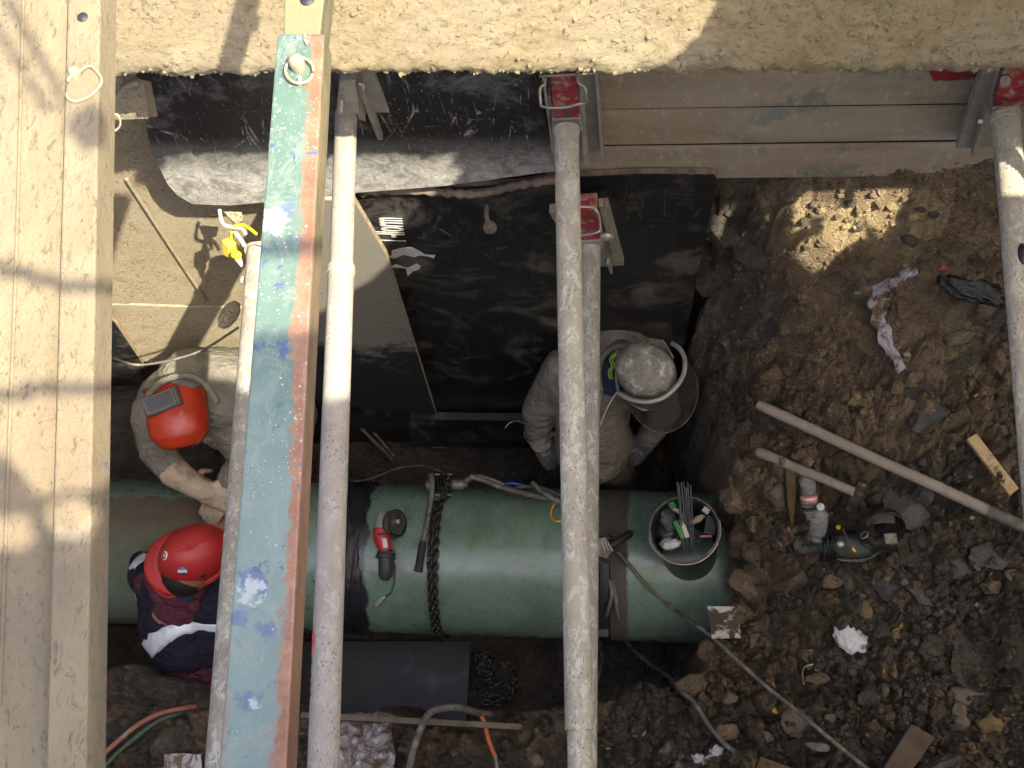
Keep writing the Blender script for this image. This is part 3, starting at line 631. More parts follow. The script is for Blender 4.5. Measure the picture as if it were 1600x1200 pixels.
# shoring panel of three planks
MAT['joint'] = simple('black_gap_shade', (.008, .007, .006), None, 20, .9)  # black backing painted in for the shade between the planks
pn = thing('shoring_panel', 'grey-brown dusty shoring panel of three long planks under the mud-caked pipe', 'shoring panel', W(1250, 277, 1.90))
YP = 1.92
for i, (ya, yb, yc, yd) in enumerate(((40,40,172,158),(178,166,228,215),(235,224,281,272))):
    YQ = YP-(0, .007, .002)[i]; q = [W(838, ya, YQ), W(1740, yb, YQ), W(1740, yd, YQ), W(838+(9*i), yc, YQ)]
    pl = mk('plank', MB().prism(q, (0, .012, 0)), 'panelwood', pn, .001); recalc(pl.data)
    if i == 0:
        m_ = MB().prism([W(1452,90,YP-.003), W(1536,90,YP-.003), W(1530,124,YP-.003), W(1458,127,YP-.003), W(1450,108,YP-.003)], (0, .002, 0)); mk('red_paint_patch', m_, 'red', pl)
mk('gap_shade_backing', MB().prism([W(845,50,YP+.0135), W(1720,50,YP+.0135), W(1720,262,YP+.0135), W(860,268,YP+.0135)], (0, .02, 0)), MAT['joint'], pn)

# ================================================================== MUD-CAKED PIPE ALONG THE TOP
# section (Y, depth): the front foot, the sloping face, the crown and the back
WPROF = [(1.60, 2.46), (1.50, 2.462), (1.452, 2.448), (1.432, 2.415), (1.440, 2.375), (1.50, 2.25), (1.575, 2.10), (1.635, 1.95), (1.70, 1.80), (1.78, 1.69), (1.90, 1.625), (2.05, 1.60), (2.35, 1.60)]
wsp = [Vector((0, a, b)) for a, b in WPROF]; wsp = spline(wsp, 6)
arc_ = [0.]
for a, b in zip(wsp, wsp[1:]): arc_.append(arc_[-1]+(b-a).length)
tt_ = np.arange(0, arc_[-1], .0062); py_ = np.interp(tt_, arc_, [p.y for p in wsp]); ph_ = np.interp(tt_, arc_, [p.z for p in wsp])
ty_ = np.gradient(py_); th_ = np.gradient(ph_); ln_ = np.hypot(ty_, th_); ny_ = th_/ln_; nh_ = -ty_/ln_       # outward normal in (Y, depth)
sg_ = np.sign((ny_*-1+nh_*-.6)[len(tt_)//2]); ny_ *= sg_; nh_ *= sg_
xa = np.arange(-2.6, 2.2, .0065); U, T = np.meshgrid(xa, tt_); s1 = U*1.0; s2 = T*1.0
foot = np.interp(T, [0, .12, .20, .30, 9], [0, .6, 1, 0, 0])
det = .007*(fbm(s1*14, s2*14, 4, 60)-.45)+.018*np.clip(fbm(s1*75, s2*75, 2, 61)-.42, 0, 1)
a1, a2, ac = worley(s1*24+fbm(s1*9, s2*9, 3, 2), s2*24, 6); b1, b2, bc = worley(s1*60, s2*60, 7)
lump = np.clip(fbm(s1*3, s2*3, 3, 66)*2.2-.5, 0, 1)
det = det+lump*(.0065*np.clip((a2-a1)*3, 0, 1)*ac+.0045*np.clip((b2-b1)*3, 0, 1)*bc)+.016*foot*np.clip(fbm(s1*34, s2*26, 3, 70)*2-.85, 0, 1)
Vw = np.stack([U, py_[:, None]+ny_[:, None]*det, CZ-(ph_[:, None]+nh_[:, None]*det)-.015*U], -1)
wp = thing('mud_caked_waler', 'thick horizontal shoring beam caked in cracked beige mud running across the top', 'beam', (0, 1.6, CZ-2.46))
np_mesh('mud_crust', Vw-np.array(wp.location), len(xa), len(tt_), 'waler', parent=wp)
gv = []; gf = []; bico = bmesh.new(); bmesh.ops.create_icosphere(bico, subdivisions=1, radius=1); giv = np.array([v.co[:] for v in bico.verts]); gif = [tuple(v.index for v in f.verts) for f in bico.faces]; bico.free()
for i in range(5200):
    u_i = int(rng.random()*len(xa)); t_i = int((rng.random()**1.5)*min(len(tt_)-1, 95)) if i % 4 else int(14+rng.random()*16)
    r0 = (.0016+.0055*rng.random()**2.5)*(1.1 if i % 4 == 0 else 1); b = len(gv); c = Vw[t_i, u_i]; q = giv*(.6+.6*rng.random(giv.shape))*r0+c
    gv += [tuple(v-np.array(wp.location)) for v in q]; gf += [tuple(j+b for j in f) for f in gif]
gm = bpy.data.meshes.new('mud_grains'); gm.from_pydata(gv, [], gf); gm.materials.append(MAT['waler']); go = bpy.data.objects.new('mud_grains', gm); C.objects.link(go); go.parent = wp; go['kind'] = 'stuff'
mb = MB().hexa([(-2.6,1.62,CZ-2.43+.039),(-2.6,1.80,CZ-1.75+.039),(-2.6,2.34,CZ-1.64+.039),(-2.6,2.34,CZ-2.43+.039)], [(2.2,1.62,CZ-2.43-.033),(2.2,1.80,CZ-1.75-.033),(2.2,2.34,CZ-1.64-.033),(2.2,2.34,CZ-2.43-.033)]); o = mk('core', mb, 'mudsteel', wp); recalc(o.data)

# ================================================================== BEAMS OVER THE TRENCH
def beam(parent, name, pxs, h, dh, mtop, mside, bevel=.003):
    """pxs: four picture corners of the top face (tl, tr, br, bl)"""
    top = [P(x, y, h) for x, y in pxs]; bot = [p-Vector((0, 0, dh)) for p in top]
    mb = MB().hexa(top, bot); o = mk(name, mb, mtop, parent, bevel); o.data.materials.append(MAT[mside])
    recalc(o.data)
    for f in o.data.polygons:
        if f.normal.x > .5: f.material_index = 1
    return o
gb = thing('telescopic_brace', 'green paint-spattered square steel brace with rusty right edge and a pin ring near its top', 'brace', P(470, 50, BH+.075))
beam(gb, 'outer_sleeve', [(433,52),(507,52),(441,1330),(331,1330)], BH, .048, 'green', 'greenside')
beam(gb, 'inner_bar', [(444,-60),(514,-60),(500,56),(442,56)], BH+.005, .050, 'ochrepaint', 'greenside')
def ringpin(parent, x, y, h, r, ring_px, mat='galv', tilt=(0, 0, 1)):
    c = P(x, y, h)
    mk('pin', MB().lathe([(0,.022),(r*.6,.022),(r*.9,.019),(r,.014),(r,-.002)], c, tilt, 18), mat, parent)
    pts = [P(a, b, h-.008) for a, b in ring_px]
    mk('pull_ring', MB().tube(spline(pts, 5)[:-1] if False else spline(pts, 5), .0021, 8), mat, parent)
cxr = [(468+22*math.cos(t), 110+20*math.sin(t)) for t in np.linspace(0.3, 2*PI+.1, 14)]
ringpin(gb, 467, 105, BH, .0095, cxr, 'mudring')
mk('bolt_hole', MB().lathe([(0,.001),(.009,.001),(.0095,0)], P(480, -1, BH+.005), (0,0,1), 16), 'rubber', gb)
mk('ring_tab', MB().box(P(469,127,BH-.004), (.004,.012,.005)), 'galv', gb)
mk('leaf_scrap', MB().prism([P(475,50,BH-.004),P(483,58,BH-.01),P(484,64,BH-.004),P(478,69,BH-.006),P(474,60,BH-.002)], (0,0,-.002)), 'plyedge', gb)
lb = thing('telescopic_brace', 'mud-covered beige steel brace with a round bolt hole and wire ring at the left', 'brace', P(130, 50, BH+.07))
lo = beam(lb, 'sleeve', [(107,-60),(158,-60),(132,1330),(68,1330)], BH-.008, .06, 'mudsteel', 'mudsteel')
mk('bolt_hole', MB().lathe([(0,.0008),(.0068,.0008),(.007,0)], P(129,27,BH-.008), (0,0,1), 18), 'rubber', lb)
mk('pin', MB().lathe([(0,.012),(.006,.012),(.0075,.007),(.0075,-.003)], P(117,116,BH-.008), (.2,.2,1), 14), 'mudring', lb)
mk('pull_ring', MB().tube(spline([P(x,y,BH-.013) for x,y in [(106,128),(112,118),(122,114),(130,107),(141,103)]]+[P(x,y,BH-.011) for x,y in [(150,110),(158,122),(156,134),(140,150),(120,158),(107,154),(104,146)]],5), .0021, 8), 'mudring', lb)
pp = thing('steel_plate', 'broad mud-washed steel plate lying along the left edge beside the brace', 'steel plate', P(50, 600, BH+.03))
beam(pp, 'plate', [(-260,-60),(112,-60),(74,1330),(-320,1330)], BH+.014, .014, 'mudsteel', 'mudsteel')
mk('weld_seam', MB().tube([P(38,-60,BH+.0135), P(26,400,BH+.0135), P(14,700,BH+.0135), P(0,1100,BH+.0135)], .0025, 6), 'mudsteel', pp)
mk('stiffener', MB().box(P(-100, 600, BH+.06), (.014, 1.2, .05)), 'mudsteel', pp)
# ================================================================== HYDRAULIC TUBE STRUTS
GS = 'aluminium trench struts spanning the trench'
def strut(label, pts, radii, mat, extra=None):
    """pts: (px, py, h, r) from the far wall towards the eye; a new entry with another radius makes a step"""
    root = thing('trench_strut', label, 'strut', P(*pts[0][:3]), GS)
    for i in range(len(pts)-1):
        a = P(*pts[i][:3]); b = P(*pts[i+1][:3])
        if pts[i][3] == 'sleeve': nm = 'outer_tube'
        else: nm = 'inner_tube'
        d = (b-a); n = 14
        mb = MB().tube([a+d*k/n for k in range(n+1)], radii[i], 28)
        mk(nm, mb, mat[i] if isinstance(mat, list) else mat, root)
        if pts[i][3] == 'sleeve':
            dn = d.normalized()
            mk('collar', MB().tube([a-dn*.004, a+dn*.012], radii[i]+.0028, 28), mat[i] if isinstance(mat, list) else mat, root)
    return root
stA = strut('pale pinkish tube strut right of the green brace, sunlit in its upper half', [(541,176,3.26,'rod'),(533,420,3.16,'sleeve'),(500,1330,2.86,'end')], [.0290,.0318], 'tubepink')
stB = strut('grey cement-splashed tube strut tucked under the left side of the green brace', [(404,388,3.92,'rod'),(332,1330,3.45,'end')], [.0345], 'tubegrey')
stC = strut('thick pale tube strut held by the red block, in front of a thinner one', [(885,203,3.24,'sleeve'),(905,1141,3.20,'rod'),(909,1330,3.19,'end')], [.0312,.0268], ['tube','tube'])
stD = strut('thinner grey tube strut partly hidden behind the thick pale one', [(922,384,3.95,'rod'),(912,1330,3.72,'end')], [.0318], 'tubegrey')
stE = strut('tube strut at the right border with a short sunlit patch near its top', [(1571,183,3.16,'sleeve'),(1606,600,3.14,'rod'),(1668,1330,3.12,'end')], [.0335,.033], 'tube')
# printed sticker on strut A
n_ = P(500, 1000, 2.98)
def sticker():
    a = P(533,420,3.16); b = P(500,1330,2.86); d = (b-a).normalized(); side = Vector((-1, 0, 0)); up = d.cross(side).normalized()
    if up.z < 0: up = -up
    side = up.cross(d).normalized(); side = side if side.x < 0 else -side
    def pt(y, q): 
        t = 0
        c = min((a+d*k*.01 for k in range(400)), key=lambda p: abs(float(proj(np.array(p))[1])-y))
        return c+(side*math.sin(q)+up*math.cos(q))*.0324
    def patch(y0, y1, q0, q1, m, nm, rad=0):
        mb = MB(); vs = [pt(y0, q0+(q1-q0)*k/4) for k in range(5)]+[pt(y1, q0+(q1-q0)*k/4) for k in range(5)]
        mb.add(vs, [(k, k+1, k+6, k+5) for k in range(4)], True); mk(nm, mb, m, stA)
    patch(990, 1027, .75, 1.25, 'labelred', 'red_sticker')
    yy = 1034
    while yy < 1090:
        w = random.choice((2, 3, 4)); patch(yy, yy+w, 1.0, 1.0+random.uniform(.1, .3), 'rubber', 'sticker_print'); yy += w+2.2
sticker()
# wall heads of the struts
def wire(pts, r=.0042, seg=8, n=5): return MB().tube(spline(pts, n), r, seg)
def wb(x, y, Y): return W(x, y, Y)
def head(root, rail_l, rail_r, red, grey, Yr, depth=.05):
    """rails and blocks are picture quads on upright planes"""
    o = mk('wall_rail', MB().prism([wb(x, y, Yr+.035) for x, y in rail_l], (0, .03, 0)), 'alu', root, .002); recalc(o.data)
    if rail_r:
        o = mk('rail_flange', MB().prism([wb(x, y, Yr+.01) for x, y in rail_r], (0, .026, 0)), 'alu', root, .0015); recalc(o.data)
    if red:
        o = mk('red_block', MB().prism([wb(x, y, Yr-.02) for x, y in red], (0, .055, 0)), 'red', root, .003); recalc(o.data)
    if grey:
        o = mk('socket', MB().prism([wb(x, y, Yr-.026) for x, y in grey], (0, .055, 0)), 'alu', root, .003); recalc(o.data)
head(stC, [(852,118),(931,113),(943,248),(905,252),(866,256),(858,200)], [(903,118),(911,118),(920,262),(912,262)], [(859,118),(899,117),(906,186),(866,187)], [(862,188),(907,186),(912,205),(862,207)], 1.80)
mk('rail_lip', MB().prism([wb(929,113,1.80),wb(934,113,1.80),wb(944,249,1.80),wb(939,250,1.80)], (0,.03,0)), 'alu', stC, .001)
mk('rail_web', MB().prism([wb(847,122,1.79),wb(851,122,1.79),wb(866,240,1.79),wb(863,240,1.79)], (0,.05,0)), 'alu', stC, .001)
mk('left_flange', MB().prism([wb(855,150,1.80),wb(861,150,1.80),wb(868,210,1.80),wb(862,214,1.80)], (0,.05,0)), 'alu', stC, .001)
mk('wire_handle', wire([W(x,y,Y_) for x,y,Y_ in [(852,118,1.76),(852,131,1.76),(844,138,1.75),(845,160,1.72),(848,166,1.71),(865,168,1.70),(885,167,1.70),(905,162,1.70),(914,160,1.71),(916,150,1.73),(914,136,1.75),(904,129,1.76),(903,117,1.76)]], .0038), 'galv', stC)
mk('top_bar', MB().tube([W(843,119,1.78), W(932,114,1.78)], .0035, 6), 'alu', stC)
tx_ = W(890, 184, 1.776); text_mesh('block_print', "SPEED", .033, W(896,183,1.7775), W(890,120,1.7775)-W(896,183,1.7775), W(880,183,1.7775)-W(896,183,1.7775), 'stone', stC, .0004, .72)
head(stD, [(858,333),(950,323),(975,415),(940,417),(905,420),(868,350)], [(935,322),(943,322),(967,405),(959,407)], [(893,330),(933,328),(938,376),(900,378)], [(900,379),(940,376),(944,390),(902,392)], 1.75)
mk('wire_handle', wire([W(x,y,Y_) for x,y,Y_ in [(905,323,1.71),(925,324,1.71),(932,329,1.70),(937,340,1.69),(938,358,1.67),(930,364,1.66),(908,368,1.66)]], .0038), 'galv', stD)
mk('rail_foot', MB().prism([wb(948,412,1.76),wb(952,412,1.76),wb(957,428,1.76),wb(953,428,1.76)], (0,.02,0)), 'alu', stD)
mk('clip', MB().ell(W(948,370,1.70), (.022,.012,.022), None, 8, 6), 'galv', stD)
head(stA, [(540,105),(581,105),(622,206),(598,207),(560,209)], [(545,105),(553,105),(598,219),(590,219)], None, [(530,128),(556,126),(562,178),(525,182)], 1.80)
mk('gusset', MB().prism([W(556,140,1.79),W(560,150,1.79),W(571,190,1.79),W(560,186,1.79)], (0,.03,0)), 'alu', stA)
mk('bolt', MB().tube([W(534,152,1.74),W(533,172,1.74)], .008, 8), 'galv', stA); mk('wing_nut', MB().tube([W(560,130,1.77),W(569,132,1.77),W(568,140,1.77)], .005, 6), 'galv', stA)
head(stE, [(1538,100),(1570,98),(1558,232),(1494,232)], [(1562,98),(1570,98),(1525,246),(1518,245)], [(1572,98),(1640,94),(1640,166),(1552,168)], [(1548,170),(1592,168),(1598,184),(1546,188)], 1.80)
mk('rail_right', MB().prism([W(1596,150,1.80),W(1660,150,1.80),W(1660,232,1.80),W(1592,232,1.80)], (0,.05,0)), 'alu', stE)
mk('pin', MB().tube([W(1571,124,1.76),W(1571,126,1.72)], .012, 12), 'caststeel', stE); mk('bolt', MB().tube([W(1554,168,1.76),W(1554,170,1.74)], .007, 10), 'caststeel', stE)
mk('rivet', MB().tube([W(1529,190,1.81),W(1532,190,1.80)], .006, 8), 'galv', stE)
mk('shackle', wire([W(x,y,1.74) for x,y in [(1558,108),(1560,102),(1570,100),(1573,108),(1568,114)]], .005), 'galv', stE)
mk('black_clip', MB().ell(P(1597,398,3.12), (.012,.03,.014), None, 10, 8), 'rubber', stE)
mk('rope_coil', wire([P(x,y,h) for x,y,h in [(386,400,3.93),(384,386,3.90),(396,380,3.87),(412,384,3.86)]], .005), 'tubegrey', stB)
mk('wire_clip', MB().ell(P(379,437,3.9), (.007,.012,.007), None, 8, 6), 'whitecord', stB)

# ================================================================== THINGS AT THE LEFT BACK
bk = thing('wooden_block', 'sunlit mud-covered wooden block sticking out beside the left brace', 'wooden block', W(205, 188, 1.60))
o = mk('block', MB().prism([W(150,118,1.60),W(221,124,1.60),W(233,181,1.60),W(150,184,1.60)], (0,.03,-.06)), 'bark', bk, .004); recalc(o.data)
mk('block_front', MB().prism([W(150,181,1.597),W(232,177,1.597),W(233,186,1.597),W(150,189,1.597)], (0,.02,0)), 'bark', bk, .002)
tag(mk('rope', MB().tube(spline([W(x,y,1.575) for x,y in [(172,155),(184,150),(192,140),(205,131),(218,128)]],5), .0085, 8), 'bark'), 'thick mud-caked rope end lying over the wooden block', 'rope')
tag(mk('wire_loop', MB().tube(spline([W(x,y,1.56) for x,y in [(176,178),(184,180),(188,190),(186,199),(178,205)]],5), .003, 6), 'whitecord'), 'thin pale wire loop below the wooden block', 'wire')
pg = thing('cable_plug', 'yellow boxy cable plug with a bare white tip hanging beside the grey strut', 'plug', P(362, 385, 4.05))
o = mk('housing', MB().hexa([P(346,375,3.92),P(360,369,3.92),P(373,378,3.92),P(358,388,3.92)], [P(348,398,3.98),P(360,392,4.0),P(371,396,3.98),P(358,404,3.98)]), 'yellow', pg, .003); recalc(o.data)
mk('plug_neck', MB().tube([P(361,374,3.92),P(363,362,3.88)], .007, 8), 'yellow', pg)
mk('tape', MB().ell(P(369,398,3.93), (.018,.014,.014), None, 10, 8), 'yellowtape', pg); mk('tip', MB().tube([P(372,404,3.93),P(378,416,3.95)], [.012,.005], 8), 'whitecord', pg)
tag(mk('power_cord', MB().tube(spline([P(x,y,3.82) for x,y in [(343,328),(346,344),(352,352),(366,355),(378,357),(384,366)]],5), .006, 8), 'whitecord'), 'pale cord curling above the yellow plug', 'cord')
tag(mk('power_cord', MB().tube(spline([P(x,y,3.80) for x,y in [(366,353),(378,351),(390,357),(401,366)]],5), .005, 8), 'yellowtape'), 'short yellow cord beside the pale curling cord', 'cord')
tag(mk('power_cord', MB().tube(spline([P(x,y,3.86) for x,y in [(368,364),(376,374),(382,384)]],5), .007, 8), 'whitecord'), 'pale cord running down to the grey strut from the yellow plug', 'cord')
tag(mk('wood_chunk', MB().hexa([P(348,330,3.78),P(378,331,3.78),P(380,345,3.78),P(368,350,3.78)], [P(352,334,3.86),P(378,336,3.86),P(380,349,3.86),P(368,353,3.86)]), 'bark', None, .003), 'pale broken wood chunk below the black sheet corner', 'wood chunk')
tag(mk('stone', MB().ell(P(358,492,4.3), (.030,.055,.03), Matrix.Rotation(-.5,3,'Z'), 10, 8), 'bark'), 'long beige stone lying against the far wall beside the grey strut', 'stone')
tag(mk('wire', MB().tube(spline([P(180,560,4.55),P(215,570,4.55),P(270,562,4.5),(P(320,545,4.5)),P(372,512,4.4)],6), .0045, 8), 'cable'), 'grey wire sagging over the welder along the left boards', 'wire')

# ================================================================== THE GREEN PIPE
pr = thing('green_pipe', 'large green coated steel pipe with a black wrapped joint lying across the trench', 'pipe', PC0-Vector((0, 0, RP)))
a_ = PC0-PDIR*1.9; n = 120; L_ = 1.9+(P(1330, 890, HP)-PC0).length
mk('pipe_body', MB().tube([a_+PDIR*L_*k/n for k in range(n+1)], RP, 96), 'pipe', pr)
# black shrink sleeve at the joint, wrinkled geometry
def sleeve_mesh(px0, px1, r0, amp, name, mat, seed, ragged=.03):
    a = np.linspace(0, 2*PI, 140); t = np.linspace(0, 1, 40); A2, T2 = np.meshgrid(a, t)
    x0 = PX(px0); x1 = PX(px1)
    sx = lambda v: x0+(x1-x0)*v
    edge = (fbm(np.cos(A2)*4+seed, np.sin(A2)*4, 4, seed)-.45)*ragged*2
    xx_ = sx(T2)+edge*(T2*2-1)
    kk = (xx_-PC0.x)/PDIR.x
    ru = r0+amp*(fbm(xx_*30, np.cos(A2)*9+np.sin(A2)*9, 4, seed+3)-.4)+amp*.8*np.clip(np.sin(xx_*170+3*np.sin(A2*3)), 0, 1)*np.sin(PI*T2)**.5
    ru = np.where((T2 == 0) | (T2 == 1), RP+.0005, ru)
    V = np.stack([PC0.x+kk*PDIR.x, PC0.y+kk*PDIR.y+np.cos(A2)*ru, PC0.z+kk*PDIR.z+np.sin(A2)*ru], -1)
    return np_mesh(name, V-np.array(wloc(pr)), len(a), len(t), mat, parent=pr)
MAT['wrap'] = simple('burnt_black_shrink_wrap', (.022, .022, .028), (.010, .010, .013), 14, .34, bs=.6, bscale=60, bd=.006, dirt=(.10, .085, .07), dl=(.62, .74), dsc=10)
sleeve_mesh(528, 584, RP+.006, .010, 'joint_wrap', 'wrap', 3, .035)
# ================================================================== TOOLS ON THE PIPE
def onpipe(x, y, lift=0.):                 # where the view ray meets the pipe
    d = Vector(ray(x, y)).normalized(); o = Vector((0, 0, CZ))-PC0
    dd_ = d-PDIR*d.dot(PDIR); oo = o-PDIR*o.dot(PDIR); r = RP+lift
    a = dd_.dot(dd_); b = 2*dd_.dot(oo); c = oo.dot(oo)-r*r; q = b*b-4*a*c
    if q < 0: q = 0
    t = (-b-math.sqrt(q))/(2*a); return Vector((0, 0, CZ))+d*t
def pnorm(p):
    v = p-PC0; return (v-PDIR*v.dot(PDIR)).normalized()
def link_mesh(L, Wd, r, name='link'):
    pts = []
    for k in range(16):
        t = 2*PI*k/16; x = math.cos(t); y = math.sin(t); pts.append(Vector((math.copysign(max(0, L/2-Wd/2), x) + x*Wd/2 if abs(x) > .01 else 0, y*Wd/2, 0)))
    return MB().tube(pts, r, 6, closed=True).mesh(name)
def chain(root, pts, L, Wd, r, mat, flip0=0, jitter=0):
    me = link_mesh(L, Wd, r); me.materials.append(MAT[mat]); step = L-2*r-r*.4
    pts = [Vector(p) for p in pts]; cum = [0]
    for a, b in zip(pts, pts[1:]): cum.append(cum[-1]+(b-a).length)
    s_ = step/2; k = flip0; j = 0
    while s_ < cum[-1]:
        while cum[j+1] < s_: j += 1
        f = (s_-cum[j])/(cum[j+1]-cum[j]); p = pts[j].lerp(pts[j+1], f); t = (pts[j+1]-pts[j]).normalized()
        o = bpy.data.objects.new('link', me); C.objects.link(o); o.parent = root; o.location = p-root.location
        u = Vector((0, 0, 1)) if abs(t.z) < .8 else Vector((0, 1, 0)); y = u.cross(t).normalized(); z = t.cross(y)
        M_ = Matrix((t, y, z)).transposed(); ang_ = (PI/2 if k % 2 else 0)*(1 if not jitter else .75)+random.uniform(-jitter, jitter)+.5
        M_ = M_ @ Matrix.Rotation(ang_, 3, 'X'); o.rotation_euler = M_.to_euler(); s_ += step; k += 1
# chain clamp
cc_ = thing('chain_clamp', 'chain pipe clamp with ratchet drum, long lever and doubled oily chain round the green pipe', 'chain clamp', onpipe(695, 768))
yA = 752
drum = lambda x, lift: P(x, yA, HP-RP*.55-lift)
ax0 = P(665, 757, 5.66); ax1 = P(727, 756, 5.66)
axd = (ax1-ax0).normalized()
mk('drum', MB().lathe([(0,0),(.020,0),(.024,.01),(.024,.028),(.017,.032),(.017,.04)], P(665,758,5.64), axd, 20), 'caststeel', cc_)
mk('drum_barrel', MB().lathe([(0,0),(.020,0),(.023,.006),(.024,.04),(.019,.052),(.012,.058),(.012,.068),(0,.07)], P(705,757,5.64), axd, 20), 'caststeel', cc_)
for xx_ in (680, 685, 699, 704):
    mk('side_plate', MB().lathe([(0,0),(.034,0),(.034,.004),(0,.004)], P(xx_,757,5.64), axd, 18), 'blacksteel', cc_)
for xx_ in (683, 702):
    for q in (-16, 16): mk('bolt', MB().tube([P(xx_-3, 757+q, 5.61), P(xx_+4, 757+q, 5.61)], .006, 8), 'caststeel', cc_)
lv = [P(673,742,5.60), P(675,752,5.585), P(674,775,5.58), P(667,815,5.57), P(660,848,5.56)]
mk('lever', MB().tube(spline(lv,5), [.013,.0135,.013,.012,.0115,.011]+[.011]*15, 12, flat=.7), 'caststeel', cc_)
mk('lever_grip', MB().tube([P(661,846,5.56),P(660,852,5.56),P(655,884,5.55),P(654,889,5.55),P(653,893,5.55)], [.014,.0165,.0165,.019,.018], 12), 'rubber', cc_)
mk('hook_arm', MB().tube(spline([P(727,752,5.65),P(745,744,5.64),P(775,752,5.66),P(800,765,5.68)],5), [.014]*4+[.010]*12, 10), 'caststeel', cc_)
up_pts = [P(697,742,5.63), P(698,757,5.60), onpipe(699,775,.016)]
arc = []
a0 = math.atan2(pnorm(onpipe(699,778)).z, pnorm(onpipe(699,778)).y)
def ringpt(px, a, lift):
    k = (PX(px)-PC0.x)/PDIR.x; return PC0+PDIR*k+Vector((0, math.cos(a), math.sin(a)))*(RP+lift)
arc = [ringpt(698-(i/60)*4, a0+(PI*1.15)*i/60, .008) for i in range(61)]
chain(cc_, up_pts+arc[2:], .036, .026, .0047, 'chain')
arc2 = [ringpt(690, a0+.15+(PI*1.05)*i/60, .008) for i in range(61)]
chain(cc_, arc2, .036, .026, .0047, 'chain', 1)
arc3 = [ringpt(694.5, a0+.28+(PI*.95)*i/60, .018) for i in range(61)]
chain(cc_, arc3, .036, .025, .0045, 'chain', 0)
# red angle grinder
rg = thing('angle_grinder', 'red and grey angle grinder lying on the green pipe by the black wrap', 'angle grinder', onpipe(600, 850))
def gp(x, y, l): return onpipe(x, y, l)
mk('gear_head', MB().tube([gp(599,802,.045),gp(598,812,.045),gp(595,828,.042)], [.020,.028,.031], 12), 'toolgrey', rg)
mk('body', MB().tube([gp(596,828,.040),gp(597,842,.038),gp(603,862,.034)], [.036,.034,.028], 14), 'toolred', rg)
mk('rear_grip', MB().tube([gp(602,862,.032),gp(603,885,.030),gp(602,900,.030),gp(601,905,.028)], [.029,.031,.027,.018], 14), 'darkplastic', rg)
mk('guard', MB().lathe([(.012,-.012),(.052,-.012),(.057,-.004),(.057,.018),(.054,.018)], gp(615,819,.045), Vector((.8,-.1,.6)), 24), 'darkplastic', rg)
mk('grinding_disc', MB().lathe([(0,.014),(.010,.016),(.012,.008),(.046,.010),(.050,.012),(.050,.006)], gp(617,815,.045), Vector((.8,-.1,.6)), 26), 'hammer', rg)
mk('spindle_nut', MB().lathe([(0,.022),(.010,.022),(.010,.010)], gp(618,815,.045), Vector((.8,-.1,.6)), 8), 'galv', rg)
mk('vent', MB().box(gp(597,834,.0765), (.036,.009,.004), Matrix.Rotation(.1,3,'Z')), 'rubber', rg)
mk('label_plate', MB().prism([gp(597,842,.0745),gp(604,841,.0745),gp(606,855,.068),gp(599,856,.068)], (0,0,-.003)), 'white', rg)
cw = []
for i in range(90):
    t = i/89; a = t*2*PI*5; yc = 866-12*t+4*math.sin(3*t); c = gp(602+1.5*math.sin(a*.3), yc+6, .032)
    cw.append(c+Vector((math.cos(a)*.034, 0, math.sin(a)*.032)))
mk('wound_cord', MB().tube(cw, .0042, 7), 'dkcable', rg)
mk('cord_tail', MB().tube(spline([gp(611,868,.03),gp(616,885,.012),gp(616,908,.006),gp(611,926,.006),gp(601,933,.006)],6), .0036, 7), 'dkcable', rg)
mk('plug', MB().tube([gp(602,932,.008),gp(596,937,.010),gp(588,946,.010)], [.005,.012,.011], 10), 'toolgrey', rg)
for q in (-2, 2): mk('prong', MB().tube([gp(588+q,945+q*.5,.011),gp(583+q,951+q*.5,.011)], .0022, 6), 'galv', rg)
# welding cables and carabiner on the pipe crown
tag(mk('welding_cable', MB().tube(spline([P(735,744,5.62),P(760,752,5.62),P(785,762,5.62),P(815,770,5.61),P(850,778,5.60),P(880,782,5.6)],6), .011, 10), 'cable'), 'thick grey welding cable along the crown of the green pipe', 'cable')
tag(mk('welding_cable', MB().tube(spline([P(832,754,5.60),P(845,766,5.58),P(862,778,5.56),P(885,790,5.56)],6), .010, 10), 'cable'), 'short stub of grey cable crossing the others near the orange ring', 'cable')
tag(mk('welding_cable', MB().tube(spline([P(790,766,5.63),P(820,760,5.63),P(850,764,5.62),P(885,778,5.60)],6), .008, 10), 'dkcable'), 'darker cable passing behind the cable stub on the pipe', 'cable')
tag(mk('blue_strap', MB().tube(spline([P(788,757,5.66),P(800,755,5.65),P(820,758,5.65)],6), .006, 8, flat=.5), 'blue'), 'short blue hose behind the grey cables on the pipe', 'hose')
tag(mk('carabiner', MB().tube(spline([P(868,785,5.60),P(862,795,5.60),P(862,808,5.60),P(870,815,5.60),P(880,808,5.6),P(880,790,5.6)],6), .0045, 8), 'gold'), 'orange metal ring half hidden by the thick strut', 'ring')
tag(mk('wire', MB().tube(spline([P(552,752,5.75),P(580,748,5.75),P(620,732,5.72),P(660,728,5.7),P(690,737,5.66),P(699,742,5.64)],6), .0035, 6), 'dkcable'), 'thin black wire looping to the chain clamp over the pipe edge', 'wire')
